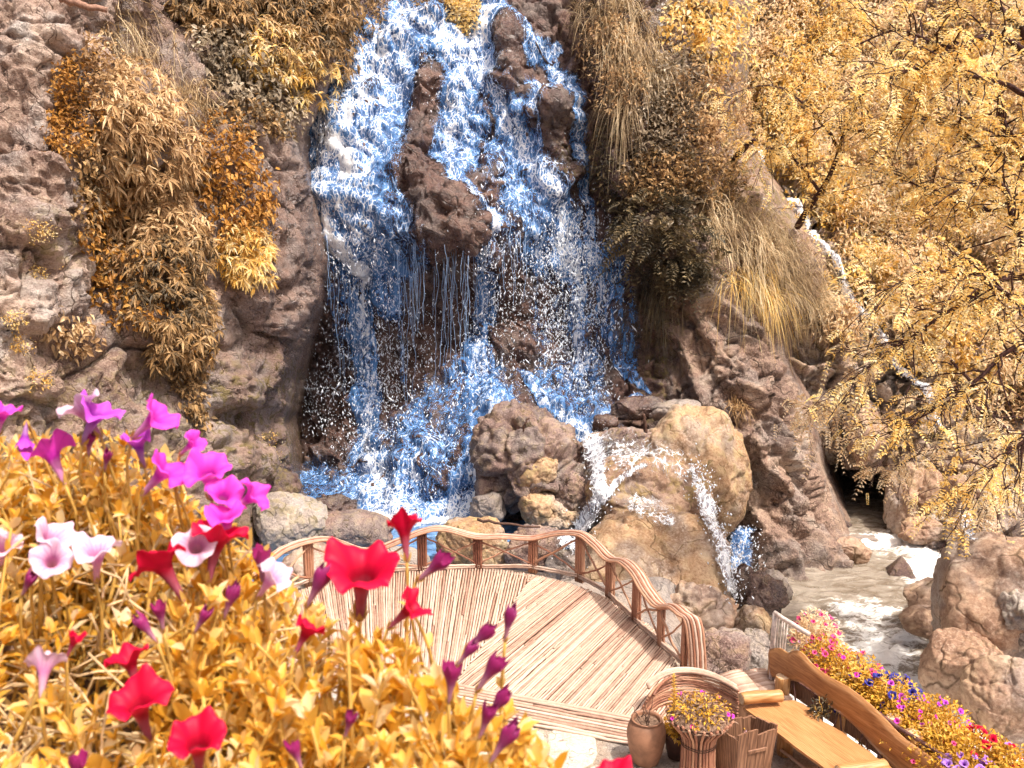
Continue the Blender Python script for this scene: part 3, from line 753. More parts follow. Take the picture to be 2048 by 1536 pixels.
def boulder(key, label, x0, y0, x1, y1, Y, mat, seed, sub=4, depth=0.9, roll=0.0, yaw=0.0, rough=0.16, blocks=0.14, cuts=4, wet=0.0, moss=0.15, sink=0.0, pw=2.6, name='boulder', group=None):
    """boulder that fills about this box of the photograph at distance Y"""
    c = PY(np.array((x0 + x1) / 2), np.array((y0 + y1) / 2), np.array(float(Y)))
    sc = FPX / (c[1] * CP - (c[2] - CAM_H) * SP)
    r = np.array([(x1 - x0) / 2 / sc, 0, (y1 - y0) / 2 / sc]); r[1] = depth * (r[0] + r[2]) / 2
    V, F = ICO[sub]
    V = V.copy(); rg = np.random.default_rng(seed)
    V = V / ((np.abs(V) ** pw).sum(1) ** (1 / pw))[:, None]
    for _ in range(cuts):                                   # broad worn facets
        n = rg.normal(size=3); n /= np.linalg.norm(n); dd = rg.uniform(.68, .9)
        ex = V @ n - dd
        V = V - n[None] * (np.maximum(ex, 0) * .82)[:, None]
    V /= np.abs(V).max(0)
    nn = V / np.linalg.norm(V, axis=1)[:, None]
    q = V * (r / r.max()) * 1.0
    d = rough * fbm(q * 1.3 + seed * 7.1, 4, seed) + blocky(q, 1.3, seed + 50, blocks, blocks * .55) + .45 * blocky(q, 3.2, seed + 60, blocks, blocks * .4) + .35 * blocks * fbm(q * 5.0 + seed, 4, seed + 3, ridged=True)
    V = V + nn * d[:, None]
    V = V * r * 0.97
    ca, sa = math.cos(roll), math.sin(roll)
    V = np.stack([V[:, 0] * ca - V[:, 2] * sa, V[:, 1], V[:, 0] * sa + V[:, 2] * ca], -1)
    ca, sa = math.cos(yaw), math.sin(yaw)
    V = np.stack([V[:, 0] * ca - V[:, 1] * sa, V[:, 0] * sa + V[:, 1] * ca, V[:, 2]], -1)
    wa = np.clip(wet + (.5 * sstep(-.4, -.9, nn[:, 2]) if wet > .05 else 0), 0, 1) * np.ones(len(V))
    me = mesh_np(name, V, F, {'wet': wa, 'moss': np.clip(moss * (1 + nn[:, 2]), 0, 1)}, mat=M[mat])
    o = obj(name, me, loc=c - np.array([0, 0, sink]))
    tag(o, label, 'boulder' if name == 'boulder' else 'rock', group)
    BOULD[key] = (o, V + np.array(o.location))
    return o
boulder('b1', 'large pinkish wet boulder at the foot of the falls with smaller rocks stacked before it', 945, 812, 1182, 1062, 20.9, 'b_pink', 3, 5, .9, 0, .3, wet=.4, cuts=5, moss=.2, blocks=.2)
boulder('b1a', 'yellowish triangular rock wedged low against the large pinkish boulder', 1042, 972, 1118, 1060, 19.5, 'b_ochre', 14, 4, .8, .3, 0, moss=.3, blocks=.1)
boulder('b1b', 'rounded brown rock sticking out of the right side of the pinkish boulder', 1098, 946, 1186, 1036, 19.7, 'b_pink', 15, 4, .8, -.3, 0, blocks=.22)
boulder('b1c', 'blue-grey wet rock at the pool edge beside the pinkish boulder', 938, 982, 1012, 1046, 19.8, 'b_grey', 16, 4, .8, wet=.5, blocks=.08)
boulder('b1d', 'ochre slab-like rock leaning high on the front of the pinkish boulder', 1022, 918, 1122, 980, 19.7, 'b_ochre', 17, 4, .7, .4, 0, moss=.4)
boulder('b1e', 'small brown rock beneath the rounded brown rock', 1092, 1006, 1158, 1064, 19.3, 'b_ochre', 18, 4, .8, 0, 0, blocks=.2)
boulder('b2', 'broad flat-topped boulder with a sheet of water running over it', 1135, 852, 1445, 1100, 20.7, 'b_pink', 21, 5, .9, -.05, 0, wet=.3, moss=.25, blocks=.08, rough=.08, pw=3.2)
boulder('b2r', 'big ochre boulder with an undercut shaded right end beside the running water', 1262, 812, 1500, 1105, 20.1, 'b_ochre', 44, 5, .75, -.42, 0, moss=.25, blocks=.10, rough=.10, cuts=3)
boulder('b3', 'mossy rounded boulder with white water parting around it', 1172, 912, 1428, 1095, 19.2, 'b_sand', 23, 5, .8, 0, 0, wet=.25, moss=.7, blocks=.06, rough=.08, cuts=2, pw=2.9)
boulder('b4', 'large smooth ochre boulder with a round hollow, just behind the bamboo railing', 1160, 1030, 1470, 1290, 17.2, 'b_ochre', 34, 5, .8, -.12, 0, moss=.1, blocks=.06, rough=.10, cuts=4, pw=2.9)
boulder('b4b', 'pale cracked boulder below the ochre boulder, beside the bamboo railing', 1270, 1165, 1496, 1350, 15.4, 'b_sand', 25, 5, .8, -.1, 0, moss=.1, blocks=.16)
boulder('b5', 'low rounded grey boulder at the end of the bamboo railing', 1384, 1262, 1518, 1356, 13.6, 'b_pink', 26, 4, .8, 0, 0, blocks=.09)
boulder('b6', 'small ochre boulder between the grey boulder and the tubular fence', 1472, 1212, 1540, 1292, 14.6, 'b_ochre', 27, 4, .9, 0, 0, blocks=.08)
boulder('b6b', 'pale wedge of rock under the small ochre boulder', 1470, 1262, 1548, 1345, 14.0, 'b_grey', 28, 4, .9, .5, 0)
boulder('b7', 'long wet slab of rock sloping to the river under the side cascade', 1482, 1150, 1572, 1230, 16.4, 'b_dark', 29, 4, .9, -.6, 0, wet=.6)
boulder('b7b', 'brown upright rock on the river bank beside the sloping wet slab', 1512, 1140, 1578, 1225, 17.6, 'b_grey', 30, 4, .9, -.5, 0, wet=.25)
boulder('b7c', 'dark wet rock at the foot of the blue side cascade', 1440, 1125, 1530, 1215, 17.8, 'b_dark', 31, 4, .9, 0, 0, wet=.7)
boulder('l1', 'broad smooth greenish boulder at the left side of the pool', 500, 985, 660, 1115, 19.2, 'b_grey', 32, 5, .8, -.25, 0, wet=.2, moss=.35, blocks=.07, rough=.1)
boulder('l2', 'dark red wet rock lying on the left edge of the pool', 622, 992, 722, 1046, 20.6, 'b_dark', 33, 4, .7, -.12, 0, wet=.7, blocks=.16)
boulder('l3', 'flat pinkish boulder half covered by pool water below the dark red rock', 610, 1022, 790, 1092, 19.4, 'b_pink', 35, 4, .9, -.05, 0, wet=.35, blocks=.06)
boulder('l4', 'brown boulder under the left bend of the bamboo railing', 548, 1090, 700, 1190, 16.9, 'b_sand', 36, 4, .8, 0, 0, blocks=.08)
boulder('l5', 'dark mossy rock at the base of the left cliff', 500, 935, 600, 1030, 20.4, 'b_dark', 37, 4, .8, -.4, 0, wet=.4, moss=.5)
boulder('m1', 'speckled ochre boulder seen through the middle of the bamboo railing', 868, 1036, 1040, 1150, 18.0, 'b_ochre', 38, 5, .7, .06, 0, moss=.35, blocks=.08)
boulder('m2', 'low brown boulder behind the railing right of the speckled one', 1000, 1052, 1130, 1150, 17.6, 'b_pink', 39, 4, .7, 0, 0, blocks=.12)
boulder('m3', 'small wet boulder behind the railing where white water runs past', 720, 1095, 860, 1160, 17.4, 'b_grey', 40, 4, .7, 0, 0, wet=.3, blocks=.08)
boulder('m4', 'wet grey boulder half hidden behind the tall middle railing post', 1090, 1090, 1200, 1180, 17.2, 'b_grey', 45, 4, .7, 0, 0, wet=.4, blocks=.1)
boulder('w1', 'small round black boulder standing in the spill above the broad flat boulder', 1182, 828, 1238, 868, 21.3, 'b_dark', 41, 4, .9, wet=.8, blocks=.06)
boulder('w2', 'low dark boulder where the right stream meets the rock shelf', 1220, 792, 1330, 840, 21.9, 'b_dark', 42, 4, .8, .1, 0, wet=.7, blocks=.08)
boulder('w3', 'grey boulder at the foot of the mossy slope behind the ochre boulder', 1300, 800, 1400, 850, 21.6, 'b_grey', 43, 4, .8, .1, 0, wet=.4)
# river rocks
boulder('r1', 'pointed dark triangular rock standing in the white river', 1750, 1106, 1848, 1216, 20.9, 'b_dark', 51, 4, .9, 0, .5, wet=.3, cuts=0, pw=1.08, blocks=.03, rough=.05)
boulder('r2', 'long pale boulder in the river beside the big right boulders', 1798, 1160, 1926, 1232, 17.9, 'b_sand', 52, 4, .8, .25, 0, wet=.15, blocks=.1)
boulder('r3', 'rounded tan boulder in the river below the long pale one', 1800, 1212, 1900, 1272, 17.0, 'b_sand', 53, 4, .9, 0, 0, wet=.25, blocks=.06)
boulder('r4', 'small rounded rock at the waterline under the right rock ridge', 1672, 1076, 1742, 1128, 21.9, 'b_sand', 54, 4, .8, -.3, 0, blocks=.1)
boulder('r5', 'low wet rock breaking the surface upstream of the triangular rock', 1690, 1070, 1760, 1094, 23.4, 'b_grey', 55, 3, .9, 0, 0, wet=.4)
boulder('r6', 'small flat rock in the foam behind the triangular rock', 1850, 1076, 1910, 1098, 22.6, 'b_dark', 56, 3, .9, 0, 0, wet=.5)
# big boulders on the right bank
boulder('R1', 'huge rounded tan boulder towering over the river at the right edge', 1862, 1066, 2175, 1350, 14.6, 'b_sand', 61, 5, .9, .42, 0, blocks=.045, rough=.10, cuts=6, moss=.05)
boulder('R2', 'tan boulder bulging below the huge one, split by a dark crack', 1850, 1262, 2000, 1420, 13.3, 'b_sand', 62, 5, .9, -.3, .2, blocks=.06, rough=.09, moss=.05)
boulder('R3', 'steep brown boulder behind the far end of the flower bed', 1940, 1300, 2130, 1500, 12.2, 'b_sand', 63, 5, .9, .6, 0, blocks=.06, rough=.09, moss=.1)
boulder('R4', 'brown slab resting on top of the huge right boulder', 2000, 1048, 2140, 1130, 16.4, 'b_pink', 64, 4, .9, .5, 0)
boulder('R5', 'grey boulder in the gap under the huge right boulder', 1990, 1180, 2120, 1330, 13.6, 'b_grey', 65, 4, .9, .3, 0)
# rocks along the foot of the gorge wall
for k, (bx, lab) in enumerate([((1776,930,1846,1080,24.0), 'tall rounded pale rock just right of the dark cave'), ((1822,940,1884,1066,23.8), 'egg-shaped pale rock next along the gorge wall from the cave'),
                               ((1872,950,1950,1070,23.2), 'upright rounded pale rock near the small side cascade of the gorge'), ((1800,1034,1905,1092,22.9), 'flat layered brown rock at the waterline of the gorge wall'),
                               ((1895,1030,1985,1096,22.2), 'squat tan rock at the waterline under the overhanging leaves'), ((1640,1030,1700,1078,24.6), 'small dark rock in the mouth of the cave'),
                               ((1700,820,1785,930,25.0), 'blocky pale rock jutting out above the dark cave')]):
    boulder('g%d' % k, lab, *bx, 'b_sand' if k != 5 else 'b_dark', 70 + k, 4, .8, .1 * (k % 3 - 1), 0, blocks=.16, rough=.14, moss=.2)

# ------------------------------------------------------------------ bank under the boulders (so that nothing floats over the river bed)
xs = np.arange(-9, 6.2, .16); ys = np.arange(8.6, 24.2, .16); gx, gy = np.meshgrid(xs, ys)
edge = np.interp(gy, [8, 10, 12, 14, 16, 18, 20, 24], [5.0, 4.4, 4.6, 5.0, 5.6, 6.0, 6.4, 6.6])
top = np.where(gy < 15.6, -0.25, np.interp(gy, [15.6, 17.5, 22, 24], [-.5, -1.35, -1.6, -1.8]))
side = sstep(edge - 2.6, edge, gx)
gz = top * (1 - side) + (-3.4) * side + .22 * fbm(np.stack([gx, gy, 0 * gx], -1) * .8, 4, 81) - .15 * (gy < 15.6)
nx = len(xs); a = (np.arange(len(ys) - 1)[:, None] * nx + np.arange(nx - 1)[None]).ravel()
tag(obj('river_bank', mesh_np('river_bank', np.stack([gx, gy, gz], -1), np.stack([a, a + 1, a + nx + 1, a + nx], -1), {'wet': np.full(gx.size, .4), 'moss': np.full(gx.size, .1)}, mat=M['b_grey'])), kind='structure')

# ------------------------------------------------------------------ water running over the boulders: ribbons that cling to the rocks in front of them
allV = np.concatenate([v for _, v in BOULD.values()])
bpx, bpy_ = proj(allV)
bY = allV[:, 1]
def surf(px_, py_, Ydef):
    m_ = (np.abs(bpx - px_) < 9) & (np.abs(bpy_ - py_) < 9)
    if not m_.any(): return Ydef
    return bY[m_].min()
def ribbon(name, label, pts, cover_, white_, mat='runoff', off=.10, wander=1.5, parent=None, lift=True):
    L = np.array(pts, float); n = max(24, 14 * len(L)); k = np.linspace(0, len(L) - 1.001, n); i = k.astype(int); u = (k - i)[:, None]
    c = L[i] * (1 - u) + L[i + 1] * u
    tg = np.gradient(c[:, :2], axis=0); tg /= np.linalg.norm(tg, axis=1)[:, None] + 1e-9
    nr = np.stack([-tg[:, 1], tg[:, 0]], -1)
    ss = np.linspace(-1.2, 1.2, 11); Yg = np.zeros((n, 11)); Q = np.zeros((n, 11, 2))
    for j, s in enumerate(ss):
        q = c[:, :2] + nr * (s * c[:, 2:3]) + RNG.normal(0, wander, (n, 2)); Q[:, j] = q
        Yg[:, j] = [surf(a_, b_, y_) if lift else y_ for (a_, b_), y_ in zip(q, c[:, 3])]
    for _ in range(2): Yg = np.minimum(Yg, blur(Yg, 1))
    G = PY(Q[..., 0], Q[..., 1], Yg - off)
    sv = np.linspace(0, 1, n)[:, None]
    cv = cover_ * (1 - sstep(.35, 1.15, np.abs(ss) + .5 * fbm(np.stack([sv * 6 + 0 * ss, ss + 0 * sv, 0 * sv + 0 * ss + c[0, 0]], -1), 3, 4)))[...] * sstep(0, .10, sv) * (1 - sstep(.92, 1.0, sv)) * (.8 + .4 * RNG.uniform(0, 1, (n, 11)))
    wv = np.broadcast_to(white_ * (1 - .5 * np.abs(ss)), (n, 11))
    a = (np.arange(n - 1)[:, None] * 11 + np.arange(10)[None]).ravel()
    me = mesh_np(name, G.reshape(-1, 3), np.stack([a, a + 11, a + 12, a + 1], -1), {'cover': cv.ravel(), 'white': wv.ravel()}, mat=M[mat])
    o = obj(name, me, parent)
    if label: tag(o, label, 'cascade')
    return o, G
o1, G1 = ribbon('cascade', 'white cascade squeezing between the pinkish boulder and the mossy boulder', [(1175,862,34,20.6),(1190,900,24,20.2),(1195,945,20,19.8),(1205,985,18,19.3),(1180,1020,16,18.9),(1158,1062,18,18.6),(1130,1105,26,18.0)], .85, .75)
o2, G2 = ribbon('cascade', 'thin sheet of water slipping over the top of the broad flat boulder', [(1165,890,30,20),(1240,900,40,20),(1310,915,36,19.9),(1375,930,26,19.8)], .34, .5)
o3, G3 = ribbon('cascade', 'white rivulet curving down the left side of the mossy boulder', [(1300,926,4,19.4),(1275,934,6,19.2),(1240,957,8,19),(1205,1000,10,18.8),(1175,1040,12,18.6)], .7, .7)
o4, G4 = ribbon('cascade', 'white cascade pouring down between the mossy and ochre boulders to the river', [(1378,925,6,19.6),(1390,950,9,19.2),(1405,990,14,18.9),(1425,1040,17,18.7),(1442,1090,17,18.6),(1455,1140,15,18.5),(1470,1195,12,18.2)], .78, .75, off=.16)
o5, G5 = ribbon('cascade', 'blue sheet of water falling behind the ochre boulder into the river', [(1482,1050,22,19.6),(1484,1090,24,19.4),(1482,1130,24,19.2),(1480,1172,22,19.0)], 1.1, .35, 'fall', off=.05, lift=False)
o6, G6 = ribbon('cascade', 'broken white water dribbling over the front of the mossy boulder', [(1250,1000,22,18.6),(1290,1010,24,18.5),(1330,1030,20,18.5),(1350,1050,10,18.4)], .42, .7)
o7, G7 = ribbon('cascade', 'small cascade dropping to the river beside the squat tan rock', [(1930,1020,12,22.2),(1936,1050,13,21.8),(1942,1084,14,21.4)], 1.0, .7)
for o_, G_, n_ in ((o4, G4, 500), (o1, G1, 200), (o5, G5, 250)):
    idx = (RNG.integers(0, G_.shape[0], n_), RNG.integers(0, G_.shape[1], n_))
    P_ = G_[idx] + RNG.normal(0, .13, (n_, 3)) + np.array([.06, -.12, 0])
    V, F = drops(P_, RNG.gamma(3.0, .0036, n_) + .004, RNG.uniform(.8, 2.0, n_))
    tag(obj('spray', mesh_np('spray', V, F, mat=M['drops']), o_), kind='stuff')
# ------------------------------------------------------------------ foliage builders (one leaf = one small folded face strip)
GOLD = [(0.0, (0.46, 0.25, 0.06)), (0.25, (0.80, 0.48, 0.10)), (0.6, (0.93, 0.71, 0.32)), (1.0, (0.97, 0.87, 0.62))]
CREAM = [(0.0, (0.48, 0.29, 0.15)), (0.3, (0.80, 0.57, 0.32)), (0.65, (0.94, 0.76, 0.51)), (1.0, (0.97, 0.88, 0.68))]
OLIVE = [(0.0, (0.07, 0.055, 0.035)), (0.35, (0.20, 0.135, 0.07)), (0.65, (0.45, 0.27, 0.11)), (1.0, (0.70, 0.48, 0.25))]
ORANGE = [(0.0, (0.11, 0.055, 0.02)), (0.35, (0.34, 0.15, 0.03)), (0.7, (0.58, 0.29, 0.06)), (1.0, (0.72, 0.45, 0.17))]
PALE = [(0.0, (0.10, 0.085, 0.065)), (0.4, (0.26, 0.20, 0.13)), (0.7, (0.46, 0.36, 0.24)), (1.0, (0.68, 0.58, 0.44))]
TAN = [(0.0, (0.18, 0.10, 0.05)), (0.4, (0.46, 0.28, 0.13)), (0.75, (0.70, 0.48, 0.25)), (1.0, (0.86, 0.68, 0.44))]
STRAW = [(0.0, (0.18, 0.11, 0.06)), (0.4, (0.44, 0.31, 0.17)), (0.75, (0.68, 0.52, 0.31)), (1.0, (0.84, 0.72, 0.50))]
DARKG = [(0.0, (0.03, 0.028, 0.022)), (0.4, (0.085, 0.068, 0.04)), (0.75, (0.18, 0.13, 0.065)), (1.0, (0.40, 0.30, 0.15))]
LEMON = [(0.0, (0.58, 0.33, 0.08)), (0.3, (0.92, 0.59, 0.16)), (0.65, (0.98, 0.78, 0.38)), (1.0, (0.99, 0.90, 0.64))]
for k_, s_ in (('lemon', LEMON), ('gold', GOLD), ('cream', CREAM), ('olive', OLIVE), ('orange', ORANGE), ('pale', PALE), ('tan', TAN), ('straw', STRAW), ('darkg', DARKG)):
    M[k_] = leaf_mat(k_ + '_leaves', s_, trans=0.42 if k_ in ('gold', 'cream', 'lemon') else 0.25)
M['twig'] = plain_mat('twig_bark', (0.10, 0.055, 0.04), 0.8, 0.2, .35, 30.0, .3)
M['twig_pale'] = plain_mat('dry_root', (0.30, 0.17, 0.12), 0.8, 0.2, .35, 30.0, .3)
def unit(v): return v / (np.linalg.norm(v, axis=-1, keepdims=True) + 1e-9)
def leaves(P, Dr, Up, ln, wd, droop=0.3, seg=2, fold=0.25):
    """folded leaves; P base (n,3), Dr direction, Up leaf normal hint. seg 1 = one diamond, 2 = pointed blade of 4 faces"""
    n = len(P); Dr = unit(Dr); S = unit(np.cross(Dr, Up)); N = np.cross(S, Dr)
    ln = np.broadcast_to(ln, (n,))[:, None]; wd = np.broadcast_to(wd, (n,))[:, None]; dr = np.broadcast_to(droop, (n,))[:, None]
    z = np.array([0, 0, -1.0])
    if seg == 1:
        mid = P + Dr * ln * .45 + z * dr * ln * .15; tip = P + Dr * ln + z * dr * ln * .7
        V = np.stack([P, mid + S * wd * .5 + N * wd * fold, tip, mid - S * wd * .5 + N * wd * fold], 1)
        Q = np.array([[0, 1, 2, 3]])
        k = 4
    else:
        a = P + Dr * ln * .30 + z * dr * ln * .06; b = P + Dr * ln * .68 + z * dr * ln * .32; tip = P + Dr * ln * .97 + z * dr * ln * .80
        f = N * wd * fold
        V = np.stack([P, a, a + S * wd * .5 + f, a - S * wd * .5 + f, b, b + S * wd * .38 + f, b - S * wd * .38 + f, tip], 1)
        Q = np.array([[0, 2, 1, 0], [0, 1, 3, 0]])
        Q4 = np.array([[1, 2, 5, 4], [3, 1, 4, 6]]); T = np.array([[0, 2, 1], [0, 1, 3], [4, 5, 7], [6, 4, 7]])
        off = (8 * np.arange(n))[:, None, None]
        return V.reshape(-1, 3), (Q4[None] + off).reshape(-1, 4), (T[None] + off).reshape(-1, 3)
    return V.reshape(-1, 3), (Q[None] + (k * np.arange(n))[:, None, None]).reshape(-1, 4)
def blades(P, Dr, ln, wd, sag, seg=5):
    """grass: arching strips"""
    n = len(P); Dr = unit(Dr); S = unit(np.cross(Dr, np.array([0, 0, 1.0]) + RNG.normal(0, .3, (n, 3))))
    s = np.linspace(0, 1, seg + 1)[None, :, None]
    ln = np.broadcast_to(ln, (n,))[:, None, None]; sg = np.broadcast_to(sag, (n,))[:, None, None]
    c = P[:, None, :] + Dr[:, None, :] * ln * s + np.array([0, 0, -1.0]) * (sg * ln * s ** 2)
    w = (np.broadcast_to(wd, (n,))[:, None, None] * (1 - s ** 1.6) + .001) * .5
    V = np.stack([c + S[:, None, :] * w, c - S[:, None, :] * w], 2).reshape(n, -1, 3)
    q = np.array([[2 * i, 2 * i + 1, 2 * i + 3, 2 * i + 2] for i in range(seg)])
    return V.reshape(-1, 3), (q[None] + (V.shape[1] * np.arange(n))[:, None, None]).reshape(-1, 4)
def fronds(P, Dr, ln, pairs=8, lf=.30, wd=.10, sag=.6):
    """feathery compound leaves: rachis direction Dr, paired leaflets"""
    n = len(P); Dr = unit(Dr); S = unit(np.cross(Dr, np.array([.25, -.35, 1.0]) + RNG.normal(0, .4, (n, 3)))); N = np.cross(S, Dr)
    ln = np.broadcast_to(ln, (n,))[:, None]; sg = np.broadcast_to(sag, (n,))[:, None]
    out = []
    for k in range(pairs):
        s = (k + .8) / pairs
        base = P + Dr * ln * s + np.array([0, 0, -1.0]) * sg * ln * s * s
        tan = unit(Dr + np.array([0, 0, -1.0]) * 2 * sg * s)
        l_ = ln * lf * (1.0 - .55 * abs(s - .45)) ; w_ = ln * wd
        for sd in (-1, 1):
            d = unit(S * sd * .9 + tan * .55 + N * .1 + RNG.normal(0, .08, (n, 3)))
            b = np.cross(d, N)
            mid = base + d * l_ * .5
            out.append(np.stack([base, mid + b * w_ * .5, base + d * l_ - N * l_ * .15, mid - b * w_ * .5], 1))
    V = np.stack(out, 1)                                     # n, 2*pairs, 4, 3
    m_ = V.shape[1] * n
    return V.reshape(-1, 3), (np.array([[0, 1, 2, 3]])[None] + (4 * np.arange(m_))[:, None, None]).reshape(-1, 4)
class Foliage(MB): pass
def pts_in(blobs, n):
    """random photo points inside ellipses (cx,cy,rx,ry[,tilt]) with r2 = squared normalised radius"""
    b = np.array([(*q, 0)[:5] for q in blobs], float); w = b[:, 2] * b[:, 3]; k = RNG.choice(len(b), n, p=w / w.sum())
    r = np.sqrt(RNG.uniform(0, 1, n)); a = RNG.uniform(0, 2 * math.pi, n)
    ex = r * np.cos(a) * b[k, 2]; ey = r * np.sin(a) * b[k, 3]; ct, st = np.cos(b[k, 4]), np.sin(b[k, 4])
    return b[k, 0] + ex * ct - ey * st, b[k, 1] + ex * st + ey * ct, r ** 2, k
def hugging(S, blobs, n, T, inner=0.0):
    """points in a mat of foliage of thickness T that clings to sheet S"""
    x, y, r2, k = pts_in(blobs, n)
    if S is D:                                            # keep the stream bed clear
        sd_, _ = poly_dist(x, y, STREAM); x = np.where(sd_ < 3.4, x + 70 * np.sign(RNG.normal(size=n)), x)
    p, nn = S.at(x, y)
    h = T * np.sqrt(np.clip(1 - r2 * .85, 0, 1)) * RNG.uniform(inner, 1, n) ** .6
    out = unit(nn + np.array([0, -.25, .35]))
    return p + out * h[:, None] + RNG.normal(0, .03, (n, 3)), nn, h / T
def base_of(P): return np.array([P[:, 0].mean(), P[:, 1].mean() + .1, P[:, 2].min()])
def twigs(S, blobs, n, T, r=.012):
    x, y, r2, k = pts_in(blobs, n); p, nn = S.at(x, y); mb = MB()
    for i in range(n):
        d = unit(nn[i] + np.array([RNG.normal(0, .5), -.3, RNG.normal(.3, .5)])); L = T * RNG.uniform(.6, 1.2)
        s = np.linspace(0, 1, 4)[:, None]
        mb.add(*tube(p[i] - nn[i] * .05 + d * L * s + np.array([0, 0, -1]) * .25 * L * s ** 2 + RNG.normal(0, .02, (4, 3)), r * np.linspace(1, .35, 4), 4))
    return mb
def shrub(name, label, S, blobs, mat, style, n, T=.5, size=.16, cat='shrub', group='plants clinging to the cliffs', ntw=14, sag=.5):
    mb = MB()
    if style == 'whorl':
        P, nn, h = hugging(S, blobs, n, T)
        ax = unit(nn * .7 + np.array([0, -.3, .4]) + RNG.normal(0, .35, (n, 3)))
        k = 7
        rnd = unit(RNG.normal(size=(n, k, 3))); d = unit(rnd - (rnd * ax[:, None]).sum(-1, keepdims=True) * ax[:, None] * .8 + ax[:, None] * .25 + np.array([0, 0, -.25]))
        L = size * RNG.uniform(.6, 1.25, (n, k))
        mb.add(*leaves(np.repeat(P, k, 0), d.reshape(-1, 3), np.repeat(ax, k, 0), 1.18 * L.ravel(), (L * .26).ravel(), sag, 2))
    elif style == 'oval':
        P, nn, h = hugging(S, blobs, n, T)
        d = unit(RNG.normal(size=(n, 3)) * .9 + nn * .5 + np.array([0, -.2, -.45]))
        L = size * RNG.uniform(.6, 1.3, n)
        mb.add(*leaves(P, d, nn + np.array([0, -.3, .6]) + RNG.normal(0, .3, (n, 3)), L, L * .52, sag * .6, 2))
    elif style == 'small':
        P, nn, h = hugging(S, blobs, n, T)
        d = unit(RNG.normal(size=(n, 3)) + nn * .5)
        L = size * RNG.uniform(.6, 1.3, n)
        mb.add(*leaves(P, d, nn * .3 + np.array([.36, -.45, 1.0]) + RNG.normal(0, .45, (n, 3)), L, L * .42, sag * .5, 1))
    elif style == 'grass':
        P, nn, h = hugging(S, blobs, n, T * .4)
        cl_ = np.floor(P * 2.2); hs_ = np.stack([np.sin(cl_ @ np.array([12.9, 78.2, 37.7]) + q_) for q_ in (0, 2, 4)], -1)
        d = unit(nn * .7 + np.array([0, -.2, .4]) + .7 * hs_ + RNG.normal(0, .6, (n, 3)))
        L = size * RNG.uniform(.5, 1.3, n)
        mb.add(*blades(P, d, L, .020 + 0 * L, sag * RNG.uniform(.3, 1.6, n)))
    elif style == 'frond':
        P, nn, h = hugging(S, blobs, n, T)
        d = unit(nn * .7 + np.array([0, -.2, .1]) + RNG.normal(0, .55, (n, 3)))
        mb.add(*fronds(P, d, size * RNG.uniform(.6, 1.3, n), 7, .34, .11, sag))
    V = np.concatenate(mb.V); b = base_of(V)
    root = empty(name, b); tag(root, label, cat, group)
    obj('foliage', mb.mesh('foliage', M[mat], origin=b, smooth=False), root)
    if ntw:
        tag(obj('stems', twigs(S, blobs, ntw, T).mesh('stems', M['twig'], origin=b), root), kind='stuff')
    return root

# left cliff
shrub('hanging_shrub', 'large shrub of drooping tan leaf whorls in the middle of the left cliff', A, [(260,250,95,110),(290,360,110,90),(310,470,95,80)], 'tan', 'whorl', 1150, .75, .20)
shrub('hanging_shrub', 'dark olive shrub with whorled leaves below the large tan one on the left cliff', A, [(330,520,75,70),(345,620,70,75),(350,690,55,50)], 'olive', 'whorl', 900, .65, .17)
shrub('leafy_shrub', 'rusty orange broad-leaved shrub tucked under the left side of the hanging shrubs', A, [(215,470,75,70),(270,560,80,55),(230,410,60,60)], 'orange', 'oval', 1500, .55, .13)
shrub('leafy_shrub', 'dark dense shrub with small leaves at the left rim of the gully', A, [(165,420,45,60),(180,350,45,60)], 'olive', 'oval', 900, .5, .11)
shrub('leafy_shrub', 'bright orange tuft on the upper left rock shoulder', A, [(128,170,26,55),(145,240,36,30),(135,285,34,35)], 'orange', 'small', 1500, .4, .10)
shrub('hanging_shrub', 'pale tan shrub draped over the upper left rock shoulder', A, [(190,140,60,60),(210,210,60,50)], 'tan', 'small', 2000, .5, .12)
shrub('leafy_shrub', 'trailing leafy tail of vines hanging low on the left cliff', A, [(375,740,38,50),(385,800,30,45),(390,840,26,30)], 'olive', 'oval', 700, .4, .13)
shrub('leafy_shrub', 'orange-tipped vine cluster just above the trailing tail of vines', A, [(385,700,36,26),(300,640,40,30)], 'orange', 'oval', 420, .4, .12)
shrub('leafy_shrub', 'rounded orange shrub on the rock rib beside the waterfall', A, [(430,320,60,70),(465,390,66,70),(480,450,60,60)], 'orange', 'oval', 1900, .6, .13)
shrub('hanging_shrub', 'golden drooping shrub under the rounded orange shrub on the rock rib', A, [(480,500,56,50),(490,545,42,34)], 'gold', 'whorl', 330, .5, .17)
shrub('hanging_shrub', 'feathery bamboo-like thicket along the top left of the waterfall', A, [(520,30,150,70),(590,100,100,70),(640,40,60,70),(440,20,90,50)], 'olive', 'whorl', 1800, .9, .20)
shrub('hanging_shrub', 'golden bamboo-like clump at the edge of the top left thicket', A, [(545,120,80,60),(600,170,50,40)], 'gold', 'whorl', 520, .8, .18)
shrub('leafy_shrub', 'pale broad-leaved shrub below the bamboo-like thicket', A, [(470,130,80,60),(520,190,85,55),(560,235,50,40),(430,110,50,40)], 'pale', 'oval', 2000, .7, .17)
shrub('leafy_shrub', 'dark leafy shrub hanging below the pale broad-leaved shrub', A, [(480,245,70,36),(540,260,50,30)], 'olive', 'oval', 650, .5, .15)
shrub('dry_grass', 'dry straw-coloured tuft between the two hanging shrubs', A, [(400,220,36,50),(385,190,30,30)], 'straw', 'grass', 500, .4, .6, 'grass', ntw=0)
shrub('leafy_shrub', 'small yellow-leaved plant in a dark hollow of the left rock face', A, [(160,655,40,26),(180,690,30,20)], 'tan', 'oval', 200, .35, .13)
